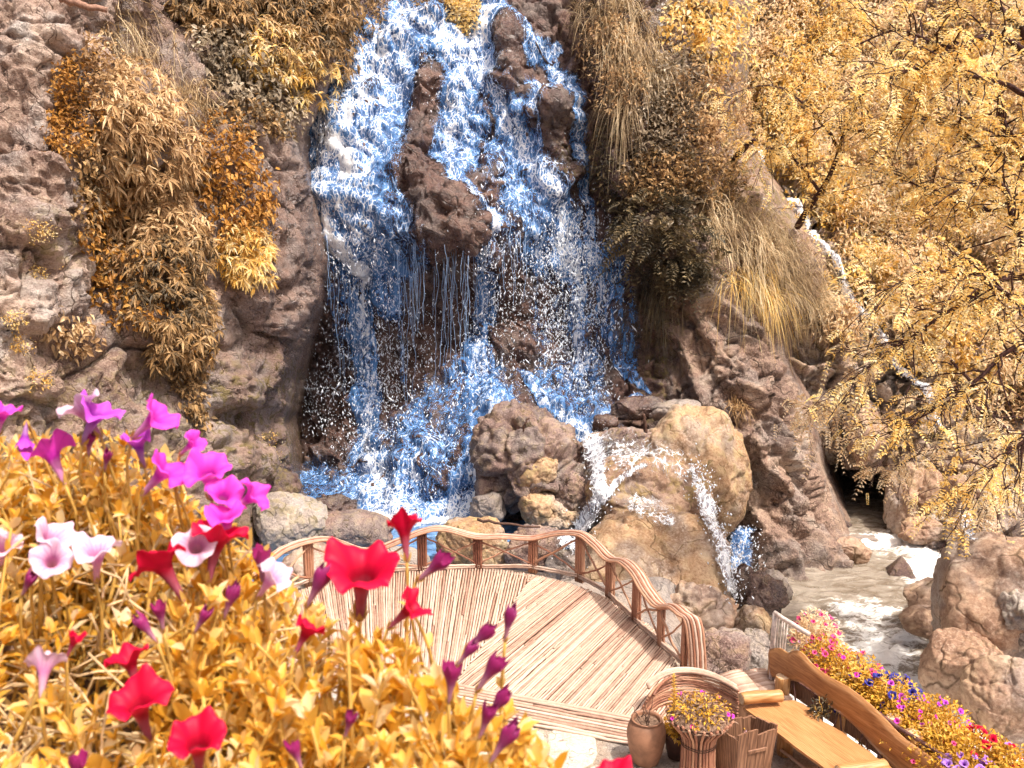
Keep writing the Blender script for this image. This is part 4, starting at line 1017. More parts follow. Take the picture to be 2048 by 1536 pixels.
shrub('dry_grass', 'reddish dry bramble in the shaded corner at the top of the left cliff', A, [(275,60,55,75),(320,110,40,50)], 'twigred' if 'twigred' in M else 'straw', 'grass', 420, .6, .9, 'grass', ntw=40, sag=1.1)
for i_, (x_, y_) in enumerate([(65,470),(100,540),(60,690),(80,760),(30,640)]):
    shrub('moss_tuft', ['yellow moss tuft on the left rock face above the hollow', 'yellow moss tuft on the left rock ledge beside the gully', 'yellow moss streak low on the left rock face', 'lowest yellow moss tuft on the left rock face, just above the flowers', 'yellow moss tuft at the left edge of the bare rock'][i_], A, [(x_, y_, 20, 16)], 'gold', 'small', 160, .12, .05, 'moss', 'moss tufts on the left rock', ntw=0)
shrub('moss_tuft', 'yellow moss and fern growing beside the dark cave mouth', A, [(548,890,14,40)], 'gold', 'small', 160, .12, .07, 'moss', 'moss tufts on the left rock', ntw=0)
# top of the falls
shrub('leafy_shrub', 'golden bush between the two channels at the top of the falls', B, [(935,35,26,34),(915,20,26,24)], 'gold', 'small', 1000, .5, .14)
shrub('leafy_shrub', 'brown scrub on the rock to the left of the top channel', B, [(730,30,46,50),(860,10,40,26)], 'olive', 'small', 900, .4, .13)
# right of the falls
shrub('long_grass', 'long pale grass hanging in an arch at the top right of the falls', C, [(1215,30,60,60),(1260,90,60,80),(1290,150,50,60)], 'straw', 'grass', 2600, .7, .62, 'grass', ntw=0, sag=1.1)
shrub('root_clump', 'reddish dry roots hanging below the arching grass', C, [(1232,195,30,26),(1255,225,26,20)], 'straw', 'grass', 240, .3, .8, 'roots', ntw=0, sag=1.6)
shrub('leafy_shrub', 'loose tan scrub mixed into the arching grass beside the falls', C, [(1215,110,50,70),(1250,190,50,50)], 'tan', 'small', 1200, .7, .13)
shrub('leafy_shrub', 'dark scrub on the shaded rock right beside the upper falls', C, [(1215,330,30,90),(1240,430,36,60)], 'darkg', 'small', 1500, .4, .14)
shrub('leafy_shrub', 'grey-green scrub mat under the arching grass', C, [(1320,250,70,80),(1350,180,60,70)], 'pale', 'small', 2600, .7, .15)
shrub('leafy_shrub', 'orange-leaved bush at the top right beside the arching grass', C, [(1390,60,70,70),(1440,30,60,50),(1430,110,60,50)], 'gold', 'oval', 1700, .8, .17)
shrub('leafy_shrub', 'dull golden shrub in the middle of the right slope', C, [(1400,220,80,80),(1450,280,70,60)], 'tan', 'small', 3000, .8, .15)
shrub('leafy_shrub', 'dense tan scrub above the dark ferns on the right slope', C, [(1330,360,80,60),(1420,370,70,50)], 'olive', 'small', 2600, .6, .15)
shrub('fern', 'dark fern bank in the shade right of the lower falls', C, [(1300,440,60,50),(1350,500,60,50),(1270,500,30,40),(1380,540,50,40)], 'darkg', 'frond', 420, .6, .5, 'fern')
shrub('leafy_shrub', 'plant with a few large pale leaves in the middle of the dark ferns', C, [(1375,410,18,22),(1335,455,30,20)], 'pale', 'oval', 34, .7, .28)
shrub('long_grass', 'arching golden grass spilling over the rocky buttress', C, [(1500,470,80,60),(1560,530,80,60),(1450,420,50,40)], 'straw', 'grass', 3000, .7, .85, 'grass', ntw=0, sag=.9)
shrub('long_grass', 'bright yellow reed clump hanging over the brow of the buttress', C, [(1490,560,50,28),(1530,590,40,24)], 'gold', 'grass', 520, .5, 1.0, 'grass', ntw=0, sag=1.2)
shrub('long_grass', 'pale grass fringe at the top right brow of the buttress', C, [(1600,575,60,30),(1630,600,30,24)], 'straw', 'grass', 800, .5, .95, 'grass', ntw=0, sag=.7)
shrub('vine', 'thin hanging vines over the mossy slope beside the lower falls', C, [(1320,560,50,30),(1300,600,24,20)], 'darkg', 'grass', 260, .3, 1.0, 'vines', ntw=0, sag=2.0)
shrub('grass_tuft', 'small round grass tuft on a ledge of the rocky buttress', C, [(1476,812,18,14)], 'tan', 'grass', 240, .15, .42, 'grass', ntw=0, sag=.5)
shrub('moss_tuft', 'yellow moss cushion on the right shoulder of the buttress', C, [(1595,640,16,26),(1640,690,14,18)], 'gold', 'small', 420, .2, .07, 'moss', 'moss tufts on the left rock', ntw=0)

# far hillside: bushes one by one
HB = [(1540,40,90,70),(1640,60,90,80),(1760,40,100,80),(1880,60,100,80),(2000,50,100,90),(1500,150,60,70),(1580,170,80,70),(1690,170,90,80),(1810,180,100,80),(1930,190,100,80),(2040,200,90,90),
      (1560,290,60,60),(1650,290,80,70),(1760,300,90,80),(1880,320,100,80),(2010,330,90,90),(1640,400,60,60),(1730,420,90,70),(1850,440,90,80),(1970,460,90,80),(2060,480,70,90),
      (1720,530,70,60),(1810,560,80,70),(1920,590,90,80),(2040,620,80,90),(1760,640,50,50),(1870,690,70,60),(1980,730,80,70),(2060,780,70,80),(1610,520,40,40),(1680,640,46,50)]
ordn = ['topmost', 'second', 'third', 'fourth', 'fifth', 'sixth']
rows_ = {}
for i_, (x_, y_, rx_, ry_) in enumerate(HB):
    kind_ = ['cream', 'gold', 'cream', 'tan', 'cream'][i_ % 5]
    col_ = {'cream': 'cream-yellow', 'gold': 'deep golden', 'tan': 'tan'}[kind_]
    lev = 'top' if y_ < 100 else 'upper' if y_ < 240 else 'middle' if y_ < 380 else 'lower' if y_ < 500 else 'lowest'
    rows_.setdefault(lev, []).append((x_, i_))
RANK = {}
for lev, lst in rows_.items():
    lst.sort()
    for r_, (x_, i_) in enumerate(lst): RANK[i_] = (lev, r_)
ORD = ['first', 'second', 'third', 'fourth', 'fifth', 'sixth', 'seventh', 'eighth', 'ninth', 'tenth', 'eleventh']
for i_, (x_, y_, rx_, ry_) in enumerate(HB):
    kind_ = ['cream', 'gold', 'cream', 'tan', 'cream'][i_ % 5]
    lev, r_ = RANK[i_]
    col_ = {'cream': 'cream-yellow', 'gold': 'deep golden', 'tan': 'tan'}[kind_]
    shrub('hillside_bush', f'{col_} bush on the sunny far hillside, {lev} tier, {ORD[r_]} from the falls', D, [(x_, y_, rx_, ry_), (x_ + rx_ * .4, y_ + ry_ * .3, rx_ * .6, ry_ * .6)], kind_, 'small', int(2600 * rx_ * ry_ / 7200 + 500), 1.0, .17, 'bush', 'bushes on the far hillside', ntw=16, sag=.9)

# ------------------------------------------------------------------ the feathery-leaved trees leaning in from the right
M['bark'] = plain_mat('dark_bark', (0.06, 0.028, 0.024), 0.85, 0.2, .4, 18.0, .5, .02)
def tree(name, label, limbs, nfr, spread, mat='lemon', size=.34, sub=7, group='feathery trees on the right bank', fr_from=.2):
    """limbs: list of [(px,py,Y,radius)...]; the first one is the trunk"""
    base = PY(np.array(limbs[0][0][0]), np.array(limbs[0][0][1]), np.array(float(limbs[0][0][2])))
    root = empty(name, base); tag(root, label, 'tree', group)
    tips = []; dirs = []
    for li, L in enumerate(limbs):
        L = np.array(L, float); P = PY(L[:, 0], L[:, 1], L[:, 2]); n = 8 * len(L)
        Pm = smooth_path(np.c_[P, L[:, 3:4]], n); R = np.maximum(Pm[:, 3], .006)
        Pm = Pm[:, :3] + fbm(Pm[:, :3] * 1.7, 3, li)[:, None] * .05
        mb = MB().add(*tube(Pm, R, 7))
        part = obj('trunk' if li == 0 else 'branch', mb.mesh('trunk' if li == 0 else 'branch', M['bark'], origin=base), root)
        tw = MB()
        f0 = int(n * fr_from)
        for k in range(sub * len(L)):
            i = RNG.integers(f0, n - 1); tg = unit(Pm[min(i + 1, n - 1)] - Pm[i - 1])
            d = unit(tg * RNG.uniform(.2, 1.1) + RNG.normal(0, .65, 3) + np.array([0, -.1, .05])); ln = spread * RNG.uniform(.4, 1.1)
            s = np.linspace(0, 1, 6)[:, None]
            q = Pm[i] + d * ln * s + np.array([0, 0, -1]) * .22 * ln * s ** 2 + np.cumsum(RNG.normal(0, .035, (6, 3)), 0) * (s > 0)
            tw.add(*tube(q, np.linspace(min(R[i] * .6, .018), .006, 6), 4))
            tips.append(q[1:]); dirs.append(np.repeat(d[None], 5, 0))
        tips.append(Pm[n // 2:]); dirs.append(np.gradient(Pm, axis=0)[n // 2:])
        obj('twigs', tw.mesh('twigs', M['bark'], origin=base), part)
        tag(part.children[0], kind='stuff')
    T_ = np.concatenate(tips); Dd = unit(np.concatenate(dirs))
    k = RNG.integers(0, len(T_), nfr)
    d = unit(Dd[k] * .5 + RNG.normal(0, .6, (nfr, 3)) + np.array([0, -.15, -.1]))
    V, Q = fronds(T_[k] + RNG.normal(0, .04, (nfr, 3)), d, size * RNG.uniform(.5, 1.35, nfr), 7, .34, .13, RNG.uniform(.3, 1.1, nfr))
    mb = MB().add(V, Q)
    obj('crown', mb.mesh('crown', M[mat], origin=base, smooth=False), root)
    return root
tree('feathery_tree', 'feathery golden tree leaning in at the top right corner with long drooping leaves',
     [[(2190,620,15.0,.16),(2150,300,15.2,.13),(2090,120,15.4,.10),(2000,20,15.8,.06),(1900,-60,16,.03)],
      [(2150,300,15.2,.08),(2050,330,15,.055),(1960,290,14.8,.04),(1880,240,14.6,.025),(1780,235,14.5,.012)],
      [(2100,140,15.4,.07),(1990,70,15,.05),(1900,95,14.8,.035),(1800,60,14.7,.022),(1690,100,14.6,.01)],
      [(2140,240,15.2,.06),(2030,180,14.4,.045),(1920,150,14.2,.03),(1830,140,14.0,.018),(1740,180,13.9,.009)],
      [(2160,380,15.0,.06),(2060,400,14.6,.04),(1960,420,14.4,.028),(1860,380,14.2,.018),(1770,340,14.2,.009)]], 2000, 1.15, size=.23, sub=9)
tree('feathery_tree', 'dark-branched golden tree reaching down over the river from the right edge',
     [[(2200,900,14.0,.15),(2160,600,14.2,.12),(2100,420,14.4,.09),(2040,300,14.6,.07),(1990,220,15,.04)],
      [(2100,430,14.4,.07),(2045,480,14.0,.055),(2010,380,13.9,.04),(1960,350,13.8,.02)],
      [(2150,560,14.2,.06),(2020,560,13.8,.045),(1900,620,13.5,.03),(1800,690,13.4,.018),(1700,760,13.4,.008)],
      [(2160,640,14.2,.06),(2050,680,13.6,.045),(1950,760,13.4,.03),(1870,820,13.3,.018),(1750,880,13.3,.008)],
      [(2180,720,14.1,.05),(2080,640,13.4,.035),(1960,560,13.2,.025),(1850,540,13.1,.015),(1740,600,13.1,.007)],
      [(2180,800,14.1,.05),(2080,860,13.6,.035),(1990,930,13.4,.022),(1930,1000,13.3,.010)]], 1500, 1.05, size=.21, sub=9)
tree('feathery_tree', 'slender golden tree growing out of the slope above the hillside stream',
     [[(1596,452,C.at(1590,460)[0][1]+.3,.11),(1612,425,C.at(1590,460)[0][1]-.6,.09),(1660,350,24,.065),(1690,260,23.6,.05),(1740,160,23.4,.025)],
      [(1640,380,24.2,.05),(1600,330,23.6,.035),(1560,300,23.4,.022),(1500,300,23.3,.01)],
      [(1680,300,23.8,.045),(1620,220,23.4,.03),(1540,170,23.2,.018),(1430,200,23.0,.008)],
      [(1690,260,23.6,.04),(1760,260,23.2,.03),(1830,220,23,.015)]], 800, 1.1, size=.24)
tree('feathery_tree', 'low golden tree with twiggy branches over the pale gorge rocks',
     [[(2190,1060,16.0,.10),(2120,960,16.2,.08),(2040,880,16.4,.06),(1960,820,16.8,.04),(1880,780,17,.02)],
      [(2060,900,16.4,.045),(1960,900,16,.03),(1860,900,15.8,.018),(1760,960,15.8,.007)],
      [(2100,940,16.2,.045),(2030,960,15.8,.03),(1980,1010,15.6,.015),(1950,1060,15.6,.007)],
      [(2000,850,16.6,.04),(1900,720,16.4,.025),(1790,690,16.4,.012),(1690,800,16.4,.005),(1610,830,16.4,.004)]], 800, .8, size=.24, mat='cream')
# ------------------------------------------------------------------ bamboo, wood, clay materials
def cane_mat(name, c0, c1, c2, node=(0.22, 0.10, 0.06)):
    t = NT(name); o = t.objco(); r = t.n('ShaderNodeObjectInfo').outputs['Random']
    g = t.n('ShaderNodeNewGeometry').outputs['Random Per Island']
    n = t.noise(t.scaled(t.pos(), (1, 1, 1)), 9.0, 4, .6, .4); n2 = t.noise(t.pos(), 45.0, 3, .6)
    f = t.math('ADD', t.math('MULTIPLY', r, .42), t.math('ADD', t.math('MULTIPLY', g, .25), t.math('MULTIPLY', n, .45)))
    c = t.ramp(f, [(.25, c0), (.5, c1), (.8, c2)])
    c = t.mix(t.mapr(n2, .62, .75, 0, .6), c, node)
    return t.done(t.bsdf(c, .5, .35, t.bump(n2, .2, .004)))
M['cane'] = cane_mat('weathered_cane', (0.25, 0.125, 0.085), (0.46, 0.30, 0.22), (0.64, 0.48, 0.375))
M['cane_red'] = cane_mat('reddish_cane', (0.15, 0.055, 0.035), (0.34, 0.15, 0.09), (0.50, 0.28, 0.175))
def wood_mat(name, c0, c1, c2, scale=3.0, stretch=(1, 9, 9), rough=.45):
    t = NT(name); p = t.scaled(t.objco(), stretch)
    n = t.noise(p, scale, 6, .6, 1.4); n2 = t.noise(t.objco(), 1.6, 3, .5)
    w = t.n('ShaderNodeTexWave', wave_type='BANDS', bands_direction='Y'); w.inputs['Scale'].default_value = scale * .5; w.inputs['Distortion'].default_value = 6; w.inputs['Detail'].default_value = 3
    t.l(p, w.inputs['Vector'])
    f = t.math('ADD', t.math('MULTIPLY', n, .6), t.math('ADD', t.math('MULTIPLY', w.outputs['Fac'], .18), t.math('MULTIPLY', n2, .28)))
    c = t.ramp(f, [(.32, c0), (.52, c1), (.75, c2)])
    return t.done(t.bsdf(c, rough, .4, t.bump(n, .25, .01)))
M['plank'] = wood_mat('varnished_plank', (0.26, 0.10, 0.035), (0.46, 0.215, 0.08), (0.60, 0.325, 0.15))
M['log'] = wood_mat('log_wood', (0.26, 0.10, 0.03), (0.46, 0.22, 0.075), (0.60, 0.34, 0.15))
M['endgrain'] = wood_mat('log_end', (0.42, 0.24, 0.12), (0.62, 0.42, 0.25), (0.74, 0.56, 0.38), 6.0, (3, 3, 3))
M['binwood'] = wood_mat('weathered_board', (0.085, 0.04, 0.025), (0.21, 0.105, 0.06), (0.36, 0.20, 0.12), 3.0, (9, 9, 1))
M['clay'] = plain_mat('fired_clay', (0.29, 0.145, 0.085), .55, .35, .28, 5.0, .12, .01)
M['clay_dark'] = plain_mat('dark_clay', (0.085, 0.04, 0.03), .6, .3, .3, 6.0, .12, .01)
M['soil'] = plain_mat('dry_soil', (0.20, 0.125, 0.085), .9, .1, .45, 25.0, .8, .03)
M['metal'] = plain_mat('painted_tube', (0.62, 0.52, 0.46), .4, .5, .3, 14.0, .1)
M['metal_dark'] = plain_mat('rusty_bar', (0.13, 0.06, 0.05), .6, .4, .4, 20.0, .2)
M['flag'] = rock_mat('flagstone', (0.36, 0.27, 0.20), (0.58, 0.47, 0.37), (0.74, 0.64, 0.53), 2.0, bump=.3, world_co=True)
M['mortar'] = rock_mat('paving_mortar', (0.26, 0.19, 0.14), (0.44, 0.35, 0.27), (0.60, 0.50, 0.40), 3.0, bump=.5)
M['leafgold_small'] = leaf_mat('bed_leaves', [(0, (0.20, 0.11, 0.02)), (.35, (0.62, 0.33, 0.035)), (.7, (0.82, 0.50, 0.075)), (1, (0.88, 0.68, 0.24))], .35)
M['dryleaf'] = leaf_mat('dry_leaves', [(0, (0.13, 0.07, 0.05)), (.5, (0.34, 0.21, 0.14)), (1, (0.62, 0.46, 0.33))], .15)

# a few shared cane meshes, one metre long along X
def cane_mesh(seed, r=.021, sides=7):
    g = np.random.default_rng(seed); s = np.linspace(0, 1, 13)
    R = r * (1 + .05 * g.normal(size=13)); R[[3, 6, 9]] *= 1.14
    P = np.stack([s, .006 * np.sin(s * 3 + g.uniform(0, 6)) + .003 * g.normal(size=13), .003 * g.normal(size=13)], -1)
    V, Q, T = tube(P, R, sides)
    return V, Q, T
CANES = []
for k_ in range(5):
    V_, Q_, T_ = cane_mesh(k_)
    CANES.append(mesh_np('cane', V_, [Q_, T_], mat=M['cane']))
def cane(parent, a, b, r=1.0, name='cane', off=(0, 0, 0)):
    a = np.asarray(a, float); b = np.asarray(b, float); v = b - a; L = np.linalg.norm(v)
    o = bpy.data.objects.new(name, random.choice(CANES))
    o.location = a - np.asarray(off); o.rotation_mode = 'QUATERNION'
    q = Vector((1, 0, 0)).rotation_difference(Vector(v)); o.rotation_quaternion = q
    o.scale = (L, r, r)
    return link(o, parent)

# ------------------------------------------------------------------ paved ground around the deck
gx0 = []
PAV = np.array([(-9, 2.6), (4.35, 2.6), (4.2, 8.0), (3.75, 9.6), (3.1, 11.1), (2.7, 11.75), (1.9, 13.6), (0.6, 15.2), (-1.2, 15.6), (-3.2, 15.2), (-5.2, 13.5), (-9, 12.5)])
n_ = len(PAV)
V_ = np.concatenate([np.c_[PAV, np.full(n_, -.09)], np.c_[PAV * 1.0, np.full(n_, -2.2)]])
me = bpy.data.meshes.new('pavement'); me.from_pydata(V_.tolist(), [], [list(range(n_))] + [[i, n_ + i, n_ + (i + 1) % n_, (i + 1) % n_] for i in range(n_)])
me.materials.append(M['mortar'])
pav = tag(obj('pavement', me), kind='structure')
cells = []
g_ = np.random.default_rng(12)
for iy in range(9):
    for ix in range(10):
        cells.append((-2.4 + ix * .62 + (iy % 2) * .3 + g_.normal(0, .07), 5.9 + iy * .44 + g_.normal(0, .05)))
cells = np.array(cells)
def clip_poly(poly, n, d):
    out = []
    for i in range(len(poly)):
        a, b = poly[i], poly[(i + 1) % len(poly)]; da, db = a @ n - d, b @ n - d
        if da <= 0: out.append(a)
        if da * db < 0: out.append(a + (b - a) * (da / (da - db)))
    return out
def in_jar(c): return c[1] > 9.55 - (c[0] - 1.4) * .28
for c_ in cells:
    if c_[1] > 9.35 - .27 * (c_[0] - 1.5) or c_[0] > 3.1: continue
    poly = [c_ + np.array(v) * .6 for v in ((-1, -1), (1, -1), (1, 1), (-1, 1))]
    for o_ in cells:
        v = o_ - c_; L = np.linalg.norm(v)
        if 0 < L < 1.4:
            n = v / L; poly = clip_poly(poly, n, (c_ + o_) @ n / 2 - .022)
            if len(poly) < 3: break
    if len(poly) < 3: continue
    poly = np.array(poly); ctr = poly.mean(0); hh = g_.uniform(.012, .032)
    k = len(poly)
    # worn rounded outline
    ring = []
    for i in range(k):
        a, b = poly[i], poly[(i + 1) % k]; ring += [a * .8 + b * .2, a * .2 + b * .8]
    ring = np.array(ring) + g_.normal(0, .006, (2 * k, 2)); kk = 2 * k
    inner = ctr + (ring - ctr) * .93
    V_ = np.concatenate([np.c_[ring, np.full(kk, -.09)], np.c_[ring, np.full(kk, -.09 + hh * .6)], np.c_[inner, -.09 + hh + g_.normal(0, .002, kk)]]) - np.array([*ctr, 0])
    F = [[i, (i + 1) % kk, kk + (i + 1) % kk, kk + i] for i in range(kk)] + [[kk + i, kk + (i + 1) % kk, 2 * kk + (i + 1) % kk, 2 * kk + i] for i in range(kk)] + [list(range(2 * kk, 3 * kk))]
    me = bpy.data.meshes.new('flagstone'); me.from_pydata(V_.tolist(), [], F); me.materials.append(M['flag'])
    obj('flagstone', me, pav, (ctr[0], ctr[1], 0))

# ------------------------------------------------------------------ round bamboo deck
DC = np.array([-1.19, 11.65]); DR = 3.60
FRONT_A = PZ(860, 1362, 0.)[:2]; FRONT_B = PZ(1262, 1438, 0.)[:2]
fd = unit(FRONT_B - FRONT_A); fn = np.array([fd[1], -fd[0]])            # fn points to the camera side
if fn[1] > 0: fn = -fn
fdist = FRONT_A @ fn
deck = empty('bamboo_deck', (DC[0], DC[1], 0.0)); tag(deck, 'round deck of split bamboo canes laid in fan-like sections before the waterfall', 'deck')
DO = np.array([DC[0], DC[1], 0.0])
th = np.linspace(0, 2 * math.pi, 97)[:-1]
ring = DC + (DR - .05) * np.stack([np.cos(th), np.sin(th)], -1)
poly = clip_poly(list(ring), fn, fdist)
poly = np.array(poly) - DC; k = len(poly)
me = bpy.data.meshes.new('subfloor'); me.from_pydata(np.concatenate([np.c_[poly, np.full(k, -.03)], np.c_[poly, np.full(k, -.2)]]).tolist(), [], [list(range(k))] + [[i, k + i, k + (i + 1) % k, (i + 1) % k] for i in range(k)])
me.materials.append(plain_mat('deck_underlay', (0.16, 0.085, 0.05), .8, .2)); obj('subfloor', me, deck)
PIV = FRONT_A + fd * .35 + fn * -.1
bound_r = unit(np.array(PZ(1073, 1139, 0.)[:2]) - PIV); bound_l = unit(np.array([0.02, 1.0]))
def chord(o, d, half=None):
    """segment of the line o + t d inside the deck disc and behind the front edge; half-planes (n, dist) keep x.n <= dist"""
    oc = o - DC; b = oc @ d; cc = oc @ oc - DR ** 2; disc = b * b - cc
    if disc <= 0: return None
    t0, t1 = -b - math.sqrt(disc), -b + math.sqrt(disc)
    for n, dist in [(fn, fdist)] + (half or []):
        a = d @ n; e = dist - o @ n
        if abs(a) < 1e-6:
            if e < 0: return None
        elif a > 0: t1 = min(t1, e / a)
        else: t0 = max(t0, e / a)
    return (t0, t1) if t1 - t0 > .06 else None
def rightof(b): return np.array([b[1], -b[0]])
nR = rightof(bound_r); nL = rightof(bound_l)
def lay(o, d, half, rr):
    ch = chord(o, d, half)
    if not ch: return
    a = o + d * (ch[0] + RNG.uniform(0, .02)); b = o + d * (ch[1] - RNG.uniform(0, .03)); L = ch[1] - ch[0]
    if L > 2.2 and RNG.uniform() < .3:                        # long canes are pieced end to end
        m = a + (b - a) * RNG.uniform(.25, .75); pieces = [(a, m - d * .01), (m + d * .01, b)]
    else: pieces = [(a, b)]
    for p0, p1 in pieces:
        z = RNG.normal(0, .004); DK.append((np.linalg.norm(p1 - p0), (*p0, z), (*p1, z + RNG.normal(0, .004)), rr))
DK = []
d = unit(np.array([.82, 1.39])); sd = rightof(d); s = -4.5                       # diagonal section on the right
while s < 4.5:
    lay(DC + sd * s, d, [(-nR, -(PIV @ nR))], RNG.uniform(.70, .84)); s += RNG.uniform(.037, .041)
s = 2.2                                                                           # fan of canes on the left, turning gradually
while s > -4.6:
    th_ = np.interp(s, [-4.0, 0, 2.0], [math.radians(-27), math.radians(4), math.radians(20)])
    lay(PIV + fd * s - fn * .9, np.array([math.sin(th_), math.cos(th_)]), [(nR, PIV @ nR)], RNG.uniform(.80, .98)); s -= RNG.uniform(.036, .041)
DK.sort(key=lambda q: -q[0]); rest = MB()
for q_, (L, p0, p1, r_) in enumerate(DK):
    if q_ < 295: cane(deck, p0, p1, r_, off=DO)
    else: rest.add(*tube(np.array([p0, (np.array(p0) + np.array(p1)) / 2, p1]), .021 * r_, 6))
if rest.n: tag(obj('short_canes', rest.mesh('short_canes', M['cane'], origin=DO), deck), kind='stuff')
# border canes along the front edge, on a low step
for r_ in range(9):
    off = fn * (.03 + .052 * r_); zz = .035 - .012 * r_
    s0 = 0.0
    A_, B_ = FRONT_A - fd * 3.35, FRONT_B + fd * .12
    Lf = np.linalg.norm(B_ - A_); cuts = sorted([0, Lf] + [RNG.uniform(.2, .8) * Lf])
    for c0, c1 in zip(cuts[:-1], cuts[1:]):
        if c1 - c0 < .1: continue
        p0 = A_ + fd * c0 + off; p1 = A_ + fd * (c1 - .012) + off
        cane(deck, (*p0, zz), (*p1, zz), RNG.uniform(1.0, 1.2), name='border_cane', off=DO)

# ------------------------------------------------------------------ wavy bamboo railing
RB = [(470,1236,1172),(545,1195,1116),(620,1166,1081),(735,1148,1100),(845,1142,1062),(955,1138,1072),(1065,1139,1075),(1158,1158,1066),(1218,1193,1116),(1270,1244,1144),(1318,1290,1211),(1365,1334,1228)]
rail = empty('bamboo_railing', (DC[0], DC[1], 0)); tag(rail, 'low wavy bamboo railing with crossed braces around the deck', 'railing')
bases = [PZ(x, y, 0.) for x, y, _ in RB]
tops = [height_at(b, t_) for b, (_, _, t_) in zip(bases, RB)]
for b, zt in zip(bases, tops):
    mb = MB(); rad = unit(b[:2] - DC); tn = np.array([-rad[1], rad[0]])
    k = 0
    for i in (-1.5, -.5, .5, 1.5):
        for j in (-.5, .5):
            q = b[:2] + tn * i * .045 + rad * (j * .045 + .02)
            s = np.linspace(0, 1, 5)
            P = np.stack([np.full(5, q[0]) + RNG.normal(0, .002, 5), np.full(5, q[1]) + RNG.normal(0, .002, 5), -.06 + (zt - .01 + .06) * s], -1)
            mb.add(*tube(P, .0235 * (1 + .06 * RNG.normal(size=5)), 6))
    obj('post', mb.mesh('post', M['cane_red'], origin=DO), rail)
ang = [math.atan2(b[1] - DC[1], b[0] - DC[0]) for b in bases]
rads = [np.linalg.norm(b[:2] - DC) for b in bases]
ctrl = np.array([(a, r, z) for a, r, z in zip(ang, rads, tops)])
mids = [(575,1176,1096),(665,1158,1078),(800,1144,1080),(888,1140,1056),(1010,1137,1072),(1112,1145,1066),(1188,1175,1086),(1246,1220,1122),(1292,1268,1180),(1344,1312,1212)]
pts = [( *PZ(x, y, 0.)[:2], height_at(PZ(x, y, 0.), t_)) for x, y, t_ in RB + mids]
pts = sorted(pts, key=lambda p: -math.atan2(p[1] - DC[1], p[0] - DC[0]))
pts = [np.array(p) for p in pts]
e_ = pts[-1]; endb = PZ(1384, 1340, 0.)
pts += [np.array([endb[0] - .02, endb[1] - .02, e_[2] - .06]), np.array([endb[0] + .03, endb[1] - .10, e_[2] - .40]), np.array([endb[0] + .05, endb[1] - .16, -.02])]
path = smooth_path(np.array(pts), 150)
tg = np.gradient(path, axis=0); tg = unit(tg)
rd = unit(np.c_[path[:, :2] - DC, np.zeros(len(path))])
up = unit(np.cross(tg, rd)); up = np.where(up[:, 2:3] < 0, -up, up); up[-30:] = np.where((up[-30:] @ np.array([.3, -.5, .8]))[:, None] < 0, -up[-30:], up[-30:])
for i in range(7):
    wob = .004 * np.stack([np.convolve(RNG.normal(0, 1, 150), np.ones(9) / 4, 'same') for _ in range(3)], -1)
    P = path + rd * ((i - 3) * .036) + up * (.02 - .0035 * (i - 3) ** 2) + wob
    mb = MB().add(*tube(P, .0205 * (1 + .05 * RNG.normal(size=150)), 6))
    obj('handrail_cane', mb.mesh('handrail_cane', M['cane' if i % 2 else 'cane_red'], origin=DO), rail)
for i in range(4):
    P = path[:-6] + rd[:-6] * ((i - 1.5) * .04) - up[:-6] * .028 + .003 * RNG.normal(size=(144, 3))
    obj('handrail_cane', MB().add(*tube(P, .019, 6)).mesh('handrail_cane', M['cane_red'], origin=DO), rail)
for i in range(len(bases) - 1):
    a, b = bases[i], bases[i + 1]; za, zb = tops[i], tops[i + 1]
    for (p, q) in (((*a[:2], za - .10), (*b[:2], .10)), ((*a[:2], .10), (*b[:2], zb - .10))):
        s = np.linspace(0, 1, 8)[:, None]; p = np.array(p); q = np.array(q)
        P = p + (q - p) * s + np.array([0, 0, 1]) * (.05 * RNG.normal() * np.sin(s * math.pi)) + RNG.normal(0, .006, (8, 3))
        obj('brace', MB().add(*tube(P, np.linspace(.019, .015, 8) * RNG.uniform(.9, 1.25), 6)).mesh('brace', M['cane_red'], origin=DO), rail)
    for dz in (.035, .075):
        cane(rail, (*a[:2], dz), (*b[:2], dz + .01), 1.0, 'bottom_rail', off=DO)

